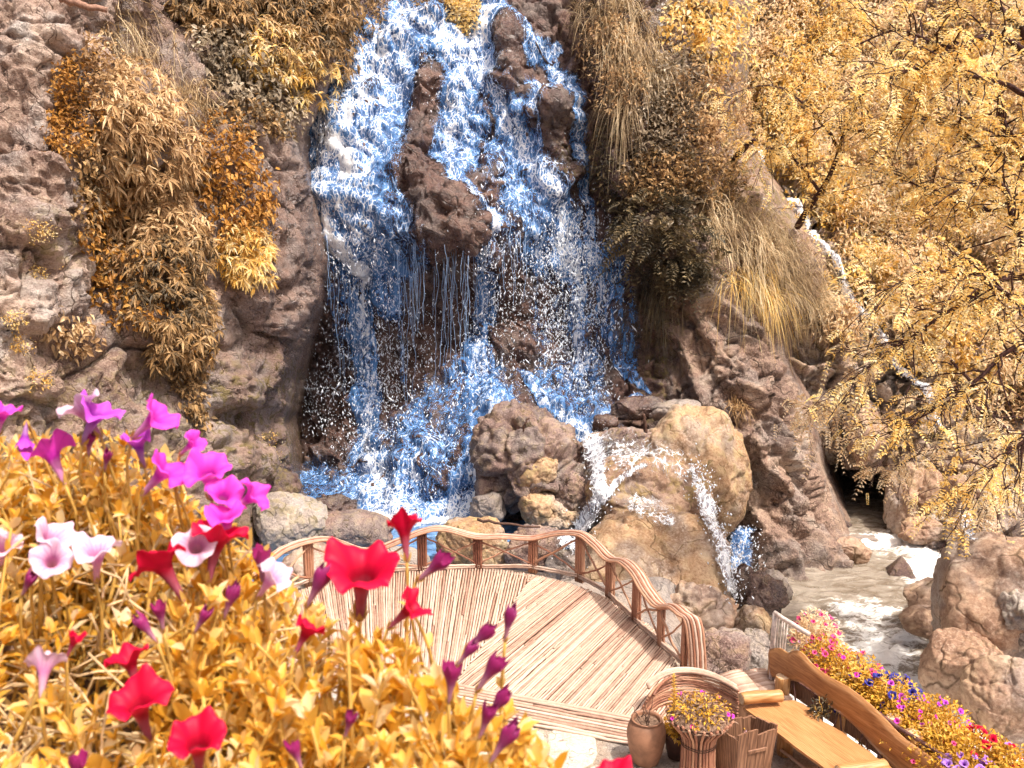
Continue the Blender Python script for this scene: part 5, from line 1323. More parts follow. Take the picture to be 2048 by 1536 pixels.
# ------------------------------------------------------------------ log bench
SZ = .44
s0, s1 = PZ(1486, 1412, SZ), PZ(1592, 1398, SZ)                       # far end of the seat
s2, s3 = PZ(1700, 1572, SZ), PZ(1812, 1552, SZ)                       # near end
bench = empty('log_bench', (s0[0], s0[1], 0)); BO = np.array([s0[0], s0[1], 0.0])
tag(bench, 'rustic varnished wooden bench with a wavy live-edge back beside the flower fence', 'bench')
def slab(name, quad_top, th, mat, parent, n=24, waves=(.012, .012), origin=BO):
    """plank between edge a->b and edge c->d (world points), wavy long edges, given thickness along its normal"""
    a, b, c, d = [np.asarray(q, float) for q in quad_top]
    s = np.linspace(0, 1, n)[:, None]
    e0 = a + (b - a) * s; e1 = c + (d - c) * s
    w = unit(e1 - e0)
    e0 = e0 - w * (waves[0] * fbm(np.c_[s * 5, s * 0, s * 0 + .3], 3, 5)[:, None] * 2); e1 = e1 + w * (waves[1] * fbm(np.c_[s * 5, s * 0 + 4, s * 0], 3, 6)[:, None] * 2)
    nm = unit(np.cross(b - a, c - a)); nm = nm * (1 if nm[2] >= 0 else -1)
    m = 5
    u = np.linspace(0, 1, m)[None, :, None]
    top = e0[:, None] + (e1 - e0)[:, None] * u
    r = np.array([-.012, 0, 0, 0, -.012])[None, :, None]
    top = top + nm * r; bot = top - nm * (th + 2 * r)
    V = np.concatenate([top.reshape(-1, 3), bot.reshape(-1, 3)]); N_ = n * m
    i = (np.arange(n - 1)[:, None] * m + np.arange(m - 1)[None]).ravel()
    Q = [np.stack([i, i + 1, i + m + 1, i + m], -1), np.stack([i, i + m, i + m + 1, i + 1], -1) + N_]
    j = np.arange(n - 1) * m
    Q += [np.stack([j, j + m, j + m + N_, j + N_], -1), np.stack([j + m - 1, j + m - 1 + N_, j + 2 * m - 1 + N_, j + 2 * m - 1], -1)]
    k_ = np.arange(m - 1); e = (n - 1) * m
    Q += [np.stack([k_, k_ + N_, k_ + 1 + N_, k_ + 1], -1), np.stack([e + k_, e + k_ + 1, e + k_ + 1 + N_, e + k_ + N_], -1)]
    # own frame: X along the plank so that the grain follows it
    ex = unit(b - a); ez = nm; ey = np.cross(ez, ex); Rm = np.stack([ex, ey, ez], 1)
    me = mesh_np(name, (V - a) @ Rm, [np.concatenate(Q)], smooth=False, mat=mat)
    o = obj(name, me, parent); o.matrix_local = Matrix.Translation(Vector(a - origin)) @ Matrix(Rm.tolist()).to_4x4()
    return o
slab('seat', (s0, s2, s1, s3), .055, M['plank'], bench, 30, (.006, .03))
# back plank: outline follows the photo's wavy upper edge, stands just behind the seat
bl = unit((s3 - s1)); outw = unit(np.array([bl[1], -bl[0], 0])); outw = outw if outw[0] > 0 else -outw
b0 = s1 - bl * .50 + outw * .12
def back_pt(px_, py_, off=0.0):
    """point on the upright plane of the back plank seen at this photo pixel"""
    d_ = ray(px_, py_); o_ = np.array([0, 0, CAM_H]); t_ = ((b0 + outw * off - o_) @ outw) / (d_ @ outw); return o_ + d_ * t_
up_edge = [(1535,1299),(1556,1297),(1572,1306),(1585,1302),(1600,1306),(1622,1330),(1650,1352),(1690,1374),(1730,1404),(1765,1438),(1800,1474),(1850,1510),(1905,1550),(1960,1592)]
lo_edge = [(1540,1354),(1556,1360),(1572,1362),(1590,1364),(1604,1370),(1626,1388),(1650,1410),(1680,1432),(1710,1458),(1742,1494),(1776,1528),(1815,1562),(1856,1600),(1900,1640)]
U_ = smooth_path(np.array([back_pt(*q) for q in up_edge]), 60); L_ = smooth_path(np.array([back_pt(*q) for q in lo_edge]), 60)
m = 7; u = np.linspace(0, 1, m)[None, :, None]
fr = L_[:, None] + (U_ - L_)[:, None] * u
bul = np.array([-.03, -.004, 0, 0, 0, -.004, -.03])[None, :, None]
fr = fr - outw * bul * -1 * 0 + outw * (-bul); bk = fr + outw * (.07 + 2 * bul)
V_ = np.concatenate([fr.reshape(-1, 3), bk.reshape(-1, 3)]); N_ = 60 * m
i = (np.arange(59)[:, None] * m + np.arange(m - 1)[None]).ravel(); j = np.arange(59) * m; k_ = np.arange(m - 1); e = 59 * m
Q = np.concatenate([np.stack([i, i + m, i + m + 1, i + 1], -1), np.stack([i, i + 1, i + m + 1, i + m], -1) + N_, np.stack([j, j + N_, j + m + N_, j + m], -1), np.stack([j + m - 1, j + 2 * m - 1, j + 2 * m - 1 + N_, j + m - 1 + N_], -1),
                    np.stack([k_, k_ + 1, k_ + 1 + N_, k_ + N_], -1), np.stack([e + k_, e + k_ + N_, e + k_ + 1 + N_, e + k_ + 1], -1)])
ex = bl; ez = np.array([0, 0, 1.0]); ey = np.cross(ez, ex); Rm = np.stack([ex, ey, ez], 1)
o = obj('backrest', mesh_np('backrest', (V_ - b0) @ Rm, Q, mat=M['plank']), bench); o.matrix_local = Matrix.Translation(Vector(b0 - BO)) @ Matrix(Rm.tolist()).to_4x4()
def log(name, a, b, r, parent, origin, mat='log', ends=True, sides=14):
    a = np.asarray(a, float); b = np.asarray(b, float); v = unit(b - a); L = np.linalg.norm(b - a)
    s = np.linspace(0, 1, 9); s = np.array([0, .012 / L, *s[1:-1], 1 - .012 / L, 1])
    R = r * (1 + .04 * fbm(np.stack([s * 4 * L, s * 0 + a[0], s * 0], -1), 3, 9)); R[0] *= .9; R[-1] *= .9
    P = np.stack([s * L, s * 0, s * 0], -1) + np.stack([s * 0, .012 * np.sin(s * 5), 0 * s], -1)
    V, Q, T = tube(P, R, sides)
    me = mesh_np(name, V, [Q, T], mat=M[mat]); me.materials.append(M['endgrain'])
    mi = np.zeros(len(Q) + len(T), np.int32); mi[len(Q):] = 1; me.polygons.foreach_set('material_index', mi)
    o = obj(name, me, parent); o.location = a - np.asarray(origin); o.rotation_mode = 'QUATERNION'; o.rotation_quaternion = Vector((1, 0, 0)).rotation_difference(Vector(v)); return o
# posts behind the back plank (their sawn tops show above it)
for (x_, y_) in ((1551,1300),(1787,1432),(1826,1464)):
    q = back_pt(x_, y_, .18)
    log('post', (q[0], q[1], -.1), (q[0], q[1], q[2]), .085 if x_ != 1826 else .10, bench, BO)
for (x_, y_) in ((1567, 1365),):
    q = back_pt(x_, y_) - outw * .02
    log('post', (q[0], q[1], -.1), (q[0], q[1], q[2] + .1), .095, bench, BO)
q = back_pt(1665, 1430) + outw * .16; log('post', (q[0], q[1], -.1), (q[0], q[1], q[2] + .1), .075, bench, BO)
# arm logs across the seat ends
ar0, ar1 = PZ(1482, 1398, SZ + .12), PZ(1562, 1390, SZ + .12)
log('armrest', ar0, ar1, .075, bench, BO)
ar0, ar1 = PZ(1676, 1545, SZ + .12), PZ(1770, 1530, SZ + .12)
log('armrest', ar0, ar1, .075, bench, BO)
for fx in (.18, .82):
    p = s0 + (s2 - s0) * fx + (s1 - s0) * .5
    log('leg', (p[0], p[1], -.09), (p[0], p[1], SZ - .06), .10, bench, BO)
# fallen cane under the bench
c0, c1 = PZ(1562, 1500, .02), PZ(1640, 1560, .02)
tag(obj('stray_cane', MB().add(*tube(np.array([c0, (c0 + c1) / 2, c1]), .02, 6)).mesh('stray_cane', M['cane'], origin=c0), loc=c0), 'single loose cane lying on the ground under the bench', 'cane')

# ------------------------------------------------------------------ tubular fence on the river side
F0 = PZ(1540, 1402, 0.); F1 = F0 + bl * 4.6
fence = empty('tube_fence', F0); tag(fence, 'tubular fence with crossed bars along the river behind the bench', 'fence')
def bar(a, b, r, name, mat, n=5):
    s = np.linspace(0, 1, n)[:, None]; P = np.asarray(a) + (np.asarray(b) - np.asarray(a)) * s + RNG.normal(0, .004, (n, 3))
    return obj(name, MB().add(*tube(P, r, 7)).mesh(name, M[mat], origin=F0), fence)
FH = height_at(F0, 1226)
hv = np.array([0, 0, 1.0])
FG = FH * .62
bar(F0 + hv * FH, F0 + bl * .62 + hv * FH * .98, .032, 'top_rail', 'metal', 5)
bar(F0 + bl * .5 + hv * FG, F1 + hv * FG, .024, 'top_rail', 'metal_dark', 14)
bar(F0 + hv * .12, F1 + hv * .12, .02, 'bottom_rail', 'metal_dark', 14)
bar(F0 + hv * FH * .42, F1 + hv * FH * .42, .014, 'middle_rail', 'metal_dark', 14)
for k in range(6):
    p = F0 + bl * (.92 * k); bar(p + hv * -.12, p + hv * (FG if k else FH), .028 if k else .034, 'fence_post', 'metal' if k == 0 else 'metal_dark')
for k in range(23):
    p = F0 + bl * (.2 * k + .1); q = F0 + bl * (.2 * k + .1 + (.16 if k % 2 else -.16))
    bar(p + hv * .12, q + hv * FG * .97, .011, 'cross_bar', 'metal_dark')
for k in range(4):
    p = F0 + bl * (.06 + .05 * k); bar(p + hv * (.3 + .05 * k), p + hv * FH * .95 + outw * .02, .010, 'cross_bar', 'metal')

# ------------------------------------------------------------------ curved bamboo panel and cane footway next to the deck
pc = PZ(1378, 1440, 0.)
panel = empty('bamboo_screen', pc); tag(panel, 'low curved bamboo screen of stacked horizontal canes behind the planters', 'screen')
wl = pc[0] - PZ(1284, 1440, 0.)[0]
topz = height_at(pc + np.array([0, .35, 0]), 1352)
nrow = 13
for r_ in range(nrow):
    z = (r_ + .5) * topz / nrow
    f = (r_ + .5) / nrow
    shr = 1 - .16 * max(0, f - .55) / .45 * (1.6 if f > .9 else 1)                 # rounded shoulder
    s = np.linspace(-1, 1, 21) 
    xx = np.where(s < 0, s * wl * shr, s * wl * 1.02); yy = .38 - .42 * np.abs(s) ** 2.4 + .02 * f
    P = np.stack([xx, yy, z + .012 * np.sin(s * 3 + r_) + .02 * f * (1 - s ** 2) - .05 * f * (s < 0) * s ** 2], -1) + RNG.normal(0, .003, (21, 3))
    obj('cane', MB().add(*tube(P, topz / nrow * .5, 7)).mesh('cane', M['cane_red']), panel)
for i in range(3):
    s = np.linspace(-.85, 1, 21); xx = s * wl; yy = .40 - .42 * np.abs(s) ** 2.4 + .045 * i
    P = np.stack([xx, yy, topz + .012 + .02 * (1 - s ** 2) - .08 * (s < 0) * s ** 2], -1)
    obj('top_cane', MB().add(*tube(P, .024, 7)).mesh('top_cane', M['cane']), panel)
w0 = PZ(1462, 1362, .30); w1 = PZ(1448, 1344, .30); w2 = PZ(1556, 1398, .30); w3 = PZ(1536, 1340, .34)
foot = empty('bamboo_footway', (w0[0], w0[1], 0)); tag(foot, 'short bamboo footway between the deck and the bench with cane ends tied in a row', 'footway')
FO = np.array([w0[0], w0[1], 0.0])
L0, L1, Rr0, Rr1 = PZ(1440, 1352, .22), PZ(1478, 1402, .22), PZ(1528, 1338, .30), PZ(1580, 1396, .30)
for i in range(22):
    f = i / 21
    a = L0 + (L1 - L0) * f; b = Rr0 + (Rr1 - Rr0) * f
    # two tiers of canes, split along the middle
    m_ = a + (b - a) * .5
    P = np.stack([a, a + (m_ - a) * .5 + hv * .03, m_ + hv * .04]); obj('cane', MB().add(*tube(P, .026, 7)).mesh('cane', M['cane'], origin=FO), foot)
    P = np.stack([m_ + hv * .012 + bl * .04, m_ + (b - m_) * .5 + hv * .03 + bl * .04, b + bl * .04]); obj('cane', MB().add(*tube(P, .026, 7)).mesh('cane', M['cane'], origin=FO), foot)
me = bpy.data.meshes.new('support'); c4 = [L0, L1, Rr1, Rr0]
me.from_pydata([tuple(p - FO - hv * .03) for p in c4] + [tuple(p - FO - hv * (p[2] + .1)) for p in c4], [], [(0, 1, 2, 3), (0, 4, 5, 1), (1, 5, 6, 2), (2, 6, 7, 3), (3, 7, 4, 0)]); me.materials.append(M['binwood']); obj('support', me, foot)

# ------------------------------------------------------------------ clay jar, flared cane planter, wooden bin, small pot
def at_floor(px_, py_): return PZ(px_, py_, -.06)
jc = at_floor(1291, 1522)
jar = empty('clay_jar', jc); tag(jar, 'round brown clay jar with bare twigs standing on the flagstones', 'jar')
def px_m(P): return FPX / (P[1] * CP - (P[2] - CAM_H) * SP)
S_ = px_m(jc + np.array([0, 0, .3])); R_ = 39 / S_; H_ = height_at(jc, 1437) - jc[2]
prof = [(0, 0), (.60, 0), (.66, .02), (.80, .18), (.93, .42), (1.0, .62), (.99, .74), (.92, .86), (.80, .94), (.72, .965), (.76, .985), (.80, 1.0), (.78, 1.015), (.70, 1.01), (.66, .97), (.66, .90)]
V_, Q_ = lathe([(r * R_, z * H_) for r, z in prof], 40); obj('body', mesh_np('body', V_, Q_, mat=M['clay']), jar)
V_, Q_ = lathe([(0, .94 * H_), (.4 * R_, .945 * H_), (.68 * R_, .92 * H_)], 24); obj('soil', mesh_np('soil', V_ + RNG.normal(0, .004, V_.shape), Q_, mat=M['soil']), jar)
tw = empty('dry_twigs', jc + np.array([0, 0, .93 * H_])); tag(tw, 'bare dead twigs sticking out of the clay jar', 'twigs')
for i in range(9):
    d = unit(np.array([RNG.normal(0, .35), RNG.normal(0, .3), 1])); L = RNG.uniform(.15, .36); s = np.linspace(0, 1, 6)[:, None]; st = np.array([RNG.normal(0, .06), RNG.normal(0, .06), -.01])
    obj('twig', MB().add(*tube(st + d * L * s + RNG.normal(0, .008, (6, 3)), np.linspace(.007, .003, 6), 5)).mesh('twig', M['twig']), tw)

pcn = at_floor(1394, 1560)
planter = empty('cane_planter', pcn); tag(planter, 'tall flared planter of upright canes filled with dry soil and flowers', 'planter')
Sx = px_m(pcn + hv * .6); H_ = height_at(pcn, 1428) - pcn[2]; rt = 66 / Sx; rm = 31 / Sx; rb = 36 / Sx
for i in range(30):
    a = 2 * math.pi * i / 30 + RNG.normal(0, .02); s = np.linspace(0, 1, 12)
    r = np.interp(s, [0, .3, .6, .72, .85, 1], [rb, rm * 1.03, rm, rm * 1.12, rm + (rt - rm) * .55, rt])
    P = np.stack([r * math.cos(a), r * math.sin(a), s * H_ + RNG.normal(0, .012) * s], -1)
    obj('cane', MB().add(*tube(P, np.interp(s, [0, .6, 1], [.017, .017, .016]), 6)).mesh('cane', M['cane_red']), planter)
V_, Q_ = lathe([(rb * .97, 0), (rm * .98, .3 * H_), (rm * .95, .6 * H_), (rm * 1.05, .72 * H_), (rm + (rt - rm) * .5, .85 * H_), (rt * .96, .99 * H_)], 30); obj('liner', mesh_np('liner', V_, Q_, mat=M['clay_dark']), planter)
for zz in (.57, .60):
    s = np.linspace(0, 2 * math.pi, 40); obj('binding', MB().add(*tube(np.stack([(rm + .02) * np.cos(s), (rm + .02) * np.sin(s), np.full(40, zz * H_) + .004 * np.sin(5 * s)], -1), .006, 5)).mesh('binding', M['twig']), planter)
V_, Q_ = lathe([(0, 1.07 * H_), (.45 * rt, 1.06 * H_), (.8 * rt, 1.0 * H_), (.97 * rt, .95 * H_)], 30); obj('soil', mesh_np('soil', V_ + RNG.normal(0, .007, V_.shape), Q_, mat=M['soil']), planter)
def heap(name, label, cat, c, rx, ry, rz, n, size, mat, style='small', seedflowers=None, stems=8, dry=0, base=None):
    """small potted or bedded plant: leaves spread through a dome, flowers as parts; seedflowers = list of (colour key, count, diameter)"""
    c = np.asarray(c, float); base = np.asarray(base if base is not None else c, float)
    root = empty(name, base); tag(root, label, cat)
    mb = MB()
    def dome(n, lo=.0):
        v = unit(RNG.normal(size=(n, 3))); v[:, 2] = np.abs(v[:, 2]); r = RNG.uniform(lo, 1, n) ** .5
        return c + v * r[:, None] * np.array([rx, ry, rz]), v
    P, v = dome(n)
    d = unit(v + RNG.normal(0, .8, (n, 3))); L = size * RNG.uniform(.6, 1.3, n)
    mb.add(*leaves(P, d, v + np.array([0, 0, .8]), L, L * .36, .3, 2))
    obj('foliage', mb.mesh('foliage', M[mat], origin=base, smooth=False), root)
    if dry:
        mb = MB(); P, v = dome(dry); L = size * 1.1 * RNG.uniform(.5, 1.4, dry)
        mb.add(*leaves(P * np.array([1, 1, 1]) - np.array([0, 0, rz * .25]), unit(RNG.normal(size=(dry, 3))), unit(RNG.normal(size=(dry, 3))), L, L * .3, .2, 2))
        obj('dry_leaves', mb.mesh('dry_leaves', M['dryleaf'], origin=base, smooth=False), root)
    tw = MB()
    for i in range(stems):
        P, v = dome(1, .5); s = np.linspace(0, 1, 5)[:, None]; b = c + (P[0] - c) * np.array([.3, .3, 0])
        tw.add(*tube(b + (P[0] - b) * s + RNG.normal(0, .01, (5, 3)), .006, 4))
    tag(obj('stems', tw.mesh('stems', M['stemgold'], origin=base), root), kind='stuff')
    for key, cnt, dia in (seedflowers or []):
        P, v = dome(cnt, .8)
        for p, vv in zip(P, v):
            f = bpy.data.objects.new('flower', BLOOM[key][RNG.integers(0, 3)]); f.location = p + vv * .02 - base
            f.rotation_mode = 'QUATERNION'; f.rotation_quaternion = Vector(unit(vv + np.array([RNG.normal(0, .4), -.5, .5]))).to_track_quat('Z', 'Y')
            sc = dia * RNG.uniform(.75, 1.2); f.scale = (sc, sc, sc); link(f, root)
    return root
# ------------------------------------------------------------------ petunia blooms
def petal_mat(name, rim, mid, throat, vein=None, tube_c=None, trans=.3):
    t = NT(name)
    r = t.attr('rad').outputs['Fac']; a = t.attr('ang').outputs['Fac']
    n = t.noise(t.objco(), 5.0, 4, .6, .4)
    c = t.ramp(t.math('ADD', r, t.math('MULTIPLY', t.math('SUBTRACT', n, .5), .18)), [(0.0, tube_c or throat), (.30, throat), (.48, mid), (.85, rim)])
    if vein:
        w = t.math('ABSOLUTE', t.math('SINE', t.math('MULTIPLY', t.math('ADD', a, t.math('MULTIPLY', t.math('SUBTRACT', n, .5), .06)), 7.5 * 2 * math.pi)))
        c = t.mix(t.math('MULTIPLY', t.mapr(w, .22, .0), t.mapr(r, 1.05, .45, .15, 1.0)), c, vein)
    else:
        w = t.math('ABSOLUTE', t.math('SINE', t.math('MULTIPLY', a, 5 * math.pi)))
        c = t.mix(t.math('MULTIPLY', t.mapr(w, .16, .0), .35), c, throat)
    b = t.bsdf(c, .55, .25)
    tr = t.n('ShaderNodeBsdfTranslucent'); t.l(c, tr.inputs[0]); mx = t.n('ShaderNodeMixShader'); mx.inputs[0].default_value = trans
    t.l(b, mx.inputs[1]); t.l(tr.outputs[0], mx.inputs[2]); return t.done(mx.outputs[0])
PET = {'red': petal_mat('red_petal', (0.66, 0.003, 0.045), (0.60, 0.002, 0.04), (0.33, 0.002, 0.02), tube_c=(0.40, 0.16, 0.22)),
       'magenta': petal_mat('magenta_petal', (0.83, 0.075, 0.60), (0.80, 0.06, 0.55), (0.50, 0.02, 0.38), tube_c=(0.75, 0.50, 0.55)),
       'violet': petal_mat('violet_petal', (0.62, 0.10, 0.66), (0.50, 0.06, 0.55), (0.26, 0.02, 0.34), tube_c=(0.6, 0.4, 0.55)),
       'pink': petal_mat('pale_pink_petal', (0.80, 0.58, 0.70), (0.74, 0.44, 0.62), (0.60, 0.22, 0.42), vein=(0.42, 0.06, 0.36), tube_c=(0.80, 0.55, 0.50)),
       'blue': petal_mat('dark_blue_petal', (0.05, 0.05, 0.34), (0.04, 0.035, 0.27), (0.02, 0.01, 0.10)),
       'rose': petal_mat('rose_petal', (0.80, 0.10, 0.28), (0.76, 0.09, 0.28), (0.45, 0.02, 0.15)),
       'lilac': petal_mat('lilac_petal', (0.48, 0.26, 0.75), (0.42, 0.18, 0.68), (0.22, 0.05, 0.4)),
       'bud': petal_mat('bud_petal', (0.33, 0.012, 0.10), (0.30, 0.02, 0.13), (0.30, 0.06, 0.18), tube_c=(0.55, 0.34, 0.36), trans=.2)}
M['stemgold'] = plain_mat('golden_stem', (0.55, 0.33, 0.08), .6, .2, .25, 20.0, .1)
M['calyx'] = leaf_mat('calyx', [(0, (.42, .24, .05)), (1, (.72, .46, .12))], .25)
M['petleaf'] = leaf_mat('petunia_leaf', [(0, (0.46, 0.21, 0.02)), (.25, (0.84, 0.44, 0.04)), (.5, (0.94, 0.61, 0.12)), (.75, (0.96, 0.73, 0.34)), (1, (0.97, 0.85, 0.62))], .5, .4, .4, big=9.0)
def bloom(kind, seed, closed=0.0, sides=40):
    """trumpet flower of unit width; axis Z, mouth near z=0, tube below"""
    g = np.random.default_rng(seed)
    pr = np.array([(.045, -1.02), (.06, -.92), (.075, -.75), (.095, -.58), (.125, -.42), (.17, -.28), (.25, -.16), (.34, -.08), (.42, -.035), (.48, -.02), (.52, -.035)])
    th = np.linspace(0, 2 * math.pi, sides, endpoint=False)
    n = len(pr); s = np.linspace(0, 1, n)[:, None]
    fl = sstep(.45, 1.0, s)
    ph = g.uniform(0, 6.28)
    lobe = 1 + fl * (.11 * np.abs(np.cos(2.5 * th + ph))[None] ** .7 - .07 + .045 * np.cos(th * 2 + g.uniform(0, 6))[None] + .035 * np.cos(th * 3 + g.uniform(0, 6))[None])
    R = pr[:, :1] * lobe
    if closed: R = pr[:, :1] * (1 - closed * fl * .72) * lobe
    Z = pr[:, 1:] + fl * (.07 * np.cos(5 * th + ph * 2 + 1)[None] + .05 * np.cos(9 * th + g.uniform(0, 6))[None] + (.12 if seed % 5 else .05) * np.cos(2 * th + g.uniform(0, 6))[None] + .05 * np.cos(3 * th + g.uniform(0, 6))[None]) + (closed * fl * .32)
    V = np.stack([R * np.cos(th) + .05 * np.sin(s * 2.2) * (1 - s), R * np.sin(th), Z], -1).reshape(-1, 3)
    i = np.arange(n - 1)[:, None] * sides; j = np.arange(sides)[None]; k = (j + 1) % sides
    Q = np.stack([i + j, i + k, i + sides + k, i + sides + j], -1).reshape(-1, 4)
    rad = np.repeat(np.clip(np.hypot(R, 0) / .5, 0, 1), 1).reshape(-1); rad = np.maximum(rad, (s * .5 * np.ones((1, sides))).ravel() * 0)
    ang = np.tile(((th + ph / 2.5) / (2 * math.pi)) % 1.0, n)
    return mesh_np('flower', V, Q, {'rad': rad, 'ang': ang}, mat=PET[kind])
BLOOM = {k: [bloom(k, 100 + 7 * i + j, sides=20) for j in range(3)] for i, k in enumerate(PET)}
def calyx_mesh(seed):
    g = np.random.default_rng(seed); P = np.zeros((5, 3)) + np.array([0, 0, -1.08]); a = np.arange(5) * 2 * math.pi / 5 + g.uniform(0, 1)
    d = np.stack([np.cos(a) * .5, np.sin(a) * .5, np.ones(5)], -1); up = np.stack([np.cos(a), np.sin(a), np.zeros(5)], -1)
    V, Q, T = leaves(P, d, up, .34, .10, -.05, 2)
    return mesh_np('calyx', V, [Q, T], mat=M['calyx'])
CALYX = calyx_mesh(3)

# ------------------------------------------------------------------ planter plants, bin, pot
heap('planter_flowers', 'straggly yellow-leaved plant with pink flowers growing in the flared cane planter', 'plant', pcn + hv * (H_ * 1.02), rt * 1.0, rt * .95, .20, 420, .055, 'leafgold_small', seedflowers=[('magenta', 5, .055), ('rose', 2, .05)], stems=14, dry=700, base=pcn + hv * (H_ * 1.0))
sp = pcn + np.array([-rt * .75, 0, H_ * 1.02])
sh = empty('leaf_spike', sp); tag(sh, 'single tall leafy spike at the left rim of the cane planter', 'plant')
s = np.linspace(0, 1, 7)[:, None]; Pq = np.array([-.03, 0, .46]) * s
obj('stem', MB().add(*tube(Pq, .006, 5)).mesh('stem', M['stemgold']), sh)
kk = np.linspace(.1, 1, 46)[:, None]; a = (np.arange(46) * 2.4)
V_, Q_, T_ = leaves(np.array([-.03, 0, .46]) * kk, np.stack([np.cos(a), np.sin(a), np.full(46, .7)], -1), np.tile([0, 0, 1.0], (46, 1)), .07 * (1.25 - kk[:, 0] * .7), .02, .2, 2)
obj('foliage', mesh_np('foliage', V_, [Q_, T_], mat=M['leafgold_small']), sh)

# wooden bin
tz = .60
c_l, c_f, c_r, c_b = PZ(1424, 1452, tz), PZ(1477, 1478, tz), PZ(1556, 1455, tz), PZ(1490, 1424, tz)
c_b = c_l + c_r - c_f
ctr = (c_l + c_r) / 2; BN = np.array([ctr[0], ctr[1], -.09])
bin_ = empty('wooden_bin', BN); tag(bin_, 'open square bin of dark upright boards with a small handle beside the bench', 'bin')
cor = [c_l, c_f, c_r, c_b]
for w in range(4):
    a, b = cor[w], cor[(w + 1) % 4]
    nb = 4
    for k in range(nb):
        f0, f1 = k / nb + .006, (k + 1) / nb - .006
        t0, t1 = a + (b - a) * f0, a + (b - a) * f1
        inn = unit(np.array([ctr[0], ctr[1], 0]) - np.array([*((a + b) / 2)[:2], 0]))
        sh_ = .80
        hz = tz + .02 * RNG.normal()
        def low(p): return np.array([ctr[0] + (p[0] - ctr[0]) * sh_, ctr[1] + (p[1] - ctr[1]) * sh_, -.09])
        o_t0, o_t1, o_b0, o_b1 = np.array([*t0[:2], hz]), np.array([*t1[:2], hz + .01 * RNG.normal()]), low(t0), low(t1)
        th_ = inn * .025
        V_ = np.array([o_b0, o_b1, o_t1, o_t0, o_b0 + th_, o_b1 + th_, o_t1 + th_, o_t0 + th_]) - BN
        obj('board', mesh_np('board', V_, np.array([(0, 1, 2, 3), (5, 4, 7, 6), (3, 2, 6, 7), (0, 4, 5, 1), (0, 3, 7, 4), (1, 5, 6, 2)]), smooth=False, mat=M['binwood']), bin_)
fl = np.array([ctr + (np.array([*c[:2], ctr[2]]) - ctr) * .82 for c in cor]); fl[:, 2] = -.05
obj('bin_floor', mesh_np('bin_floor', fl - BN, np.array([[0, 1, 2, 3]]), smooth=False, mat=M['binwood']), bin_)
hm = (c_f + c_r) / 2; hd = unit(np.array([*(c_r - c_f)[:2], 0])); hn = np.array([hd[1], -hd[0], 0]); hn = hn if hn[1] < 0 else -hn
V_, Q_, T_ = box((0, 0, 0), (.26, .035, .045), 0, .006)
o = obj('handle', mesh_np('handle', V_, [Q_, T_], smooth=False, mat=M['binwood']), bin_); o.location = np.array([hm[0], hm[1], tz - .22]) + hn * -.012 - BN; o.rotation_euler = (0, .06, math.atan2(hd[1], hd[0]))
# small dark pot with a trailing yellow plant
pp = at_floor(1352, 1512)
pot = empty('clay_pot', pp); tag(pot, 'small dark pot squeezed between the clay jar and the cane planter', 'pot')
V_, Q_ = lathe([(0, 0), (.10, 0), (.15, .22), (.165, .30), (.17, .33), (.15, .33), (.14, .28), (0, .28)], 28); obj('body', mesh_np('body', V_, Q_, mat=M['clay_dark']), pot)
V_, Q_ = lathe([(0, .30), (.1, .298), (.142, .285)], 20); obj('soil', mesh_np('soil', V_, Q_, mat=M['soil']), pot)
heap('trailing_plant', 'bright yellow trailing plant spilling from the small dark pot', 'plant', pp + hv * .30, .20, .18, .24, 420, .06, 'leafgold_small', seedflowers=[('pink', 2, .03)], stems=8)
ex_ = PZ(1478, 1438, .55)
heap('trailing_plant', 'thin weed with a few pink flowers poking up between the planter and the bin', 'plant', np.array([ex_[0], ex_[1], -.06]), .14, .14, .62, 110, .05, 'leafgold_small', seedflowers=[('magenta', 3, .045), ('pink', 2, .035)], stems=9)

# ------------------------------------------------------------------ flower bed along the tube fence: troughs hung on the river side, one plant after the other
BED = [(1632,1245,.80,'pinkgold','pale straggly petunia plant with small pink flowers at the far end of the fence bed', [('rose',22,.065),('pink',8,.05)], 'cream', .30, .34),
       (1655,1300,.62,'g','golden bushy plant dotted with pink flowers next to the bench end', [('rose',26,.07)], 'leafgold_small', .34, .34),
       (1715,1330,.66,'g','golden plant with rose-red flowers overhanging the river', [('rose',24,.075),('magenta',4,.06)], 'leafgold_small', .32, .32),
       (1735,1368,.58,'g','plant with dark blue flowers nearest the middle of the bench back', [('blue',40,.085)], 'leafgold_small', .33, .30),
       (1785,1372,.64,'g','dark blue and purple flowered plant on the river side of the bed', [('blue',36,.085),('violet',12,.07)], 'leafgold_small', .34, .30),
       (1830,1425,.60,'g','golden plant with a few magenta flowers behind the sawn log tops', [('magenta',10,.055),('violet',4,.055)], 'leafgold_small', .36, .30),
       (1880,1420,.66,'g','golden plant with purple flowers against the tan boulders', [('violet',12,.055),('magenta',6,.05)], 'leafgold_small', .34, .30),
       (1900,1478,.60,'g','large bright golden plant almost without flowers in the near part of the bed', [('rose',4,.05)], 'leafgold_small', .38, .32),
       (1965,1482,.60,'g','golden plant with bright red flowers near the right edge', [('red',24,.08)], 'leafgold_small', .34, .28),
       (1940,1535,.56,'g','lilac-flowered plant at the bottom right corner', [('lilac',36,.085)], 'leafgold_small', .34, .28),
       (2035,1515,.60,'g','red and lilac flowered plant at the very right edge', [('lilac',12,.07),('red',8,.065)], 'leafgold_small', .34, .28),
       (2030,1570,.54,'g','golden plant at the bottom right corner below the lilac flowers', [('red',6,.06)], 'leafgold_small', .34, .26)]
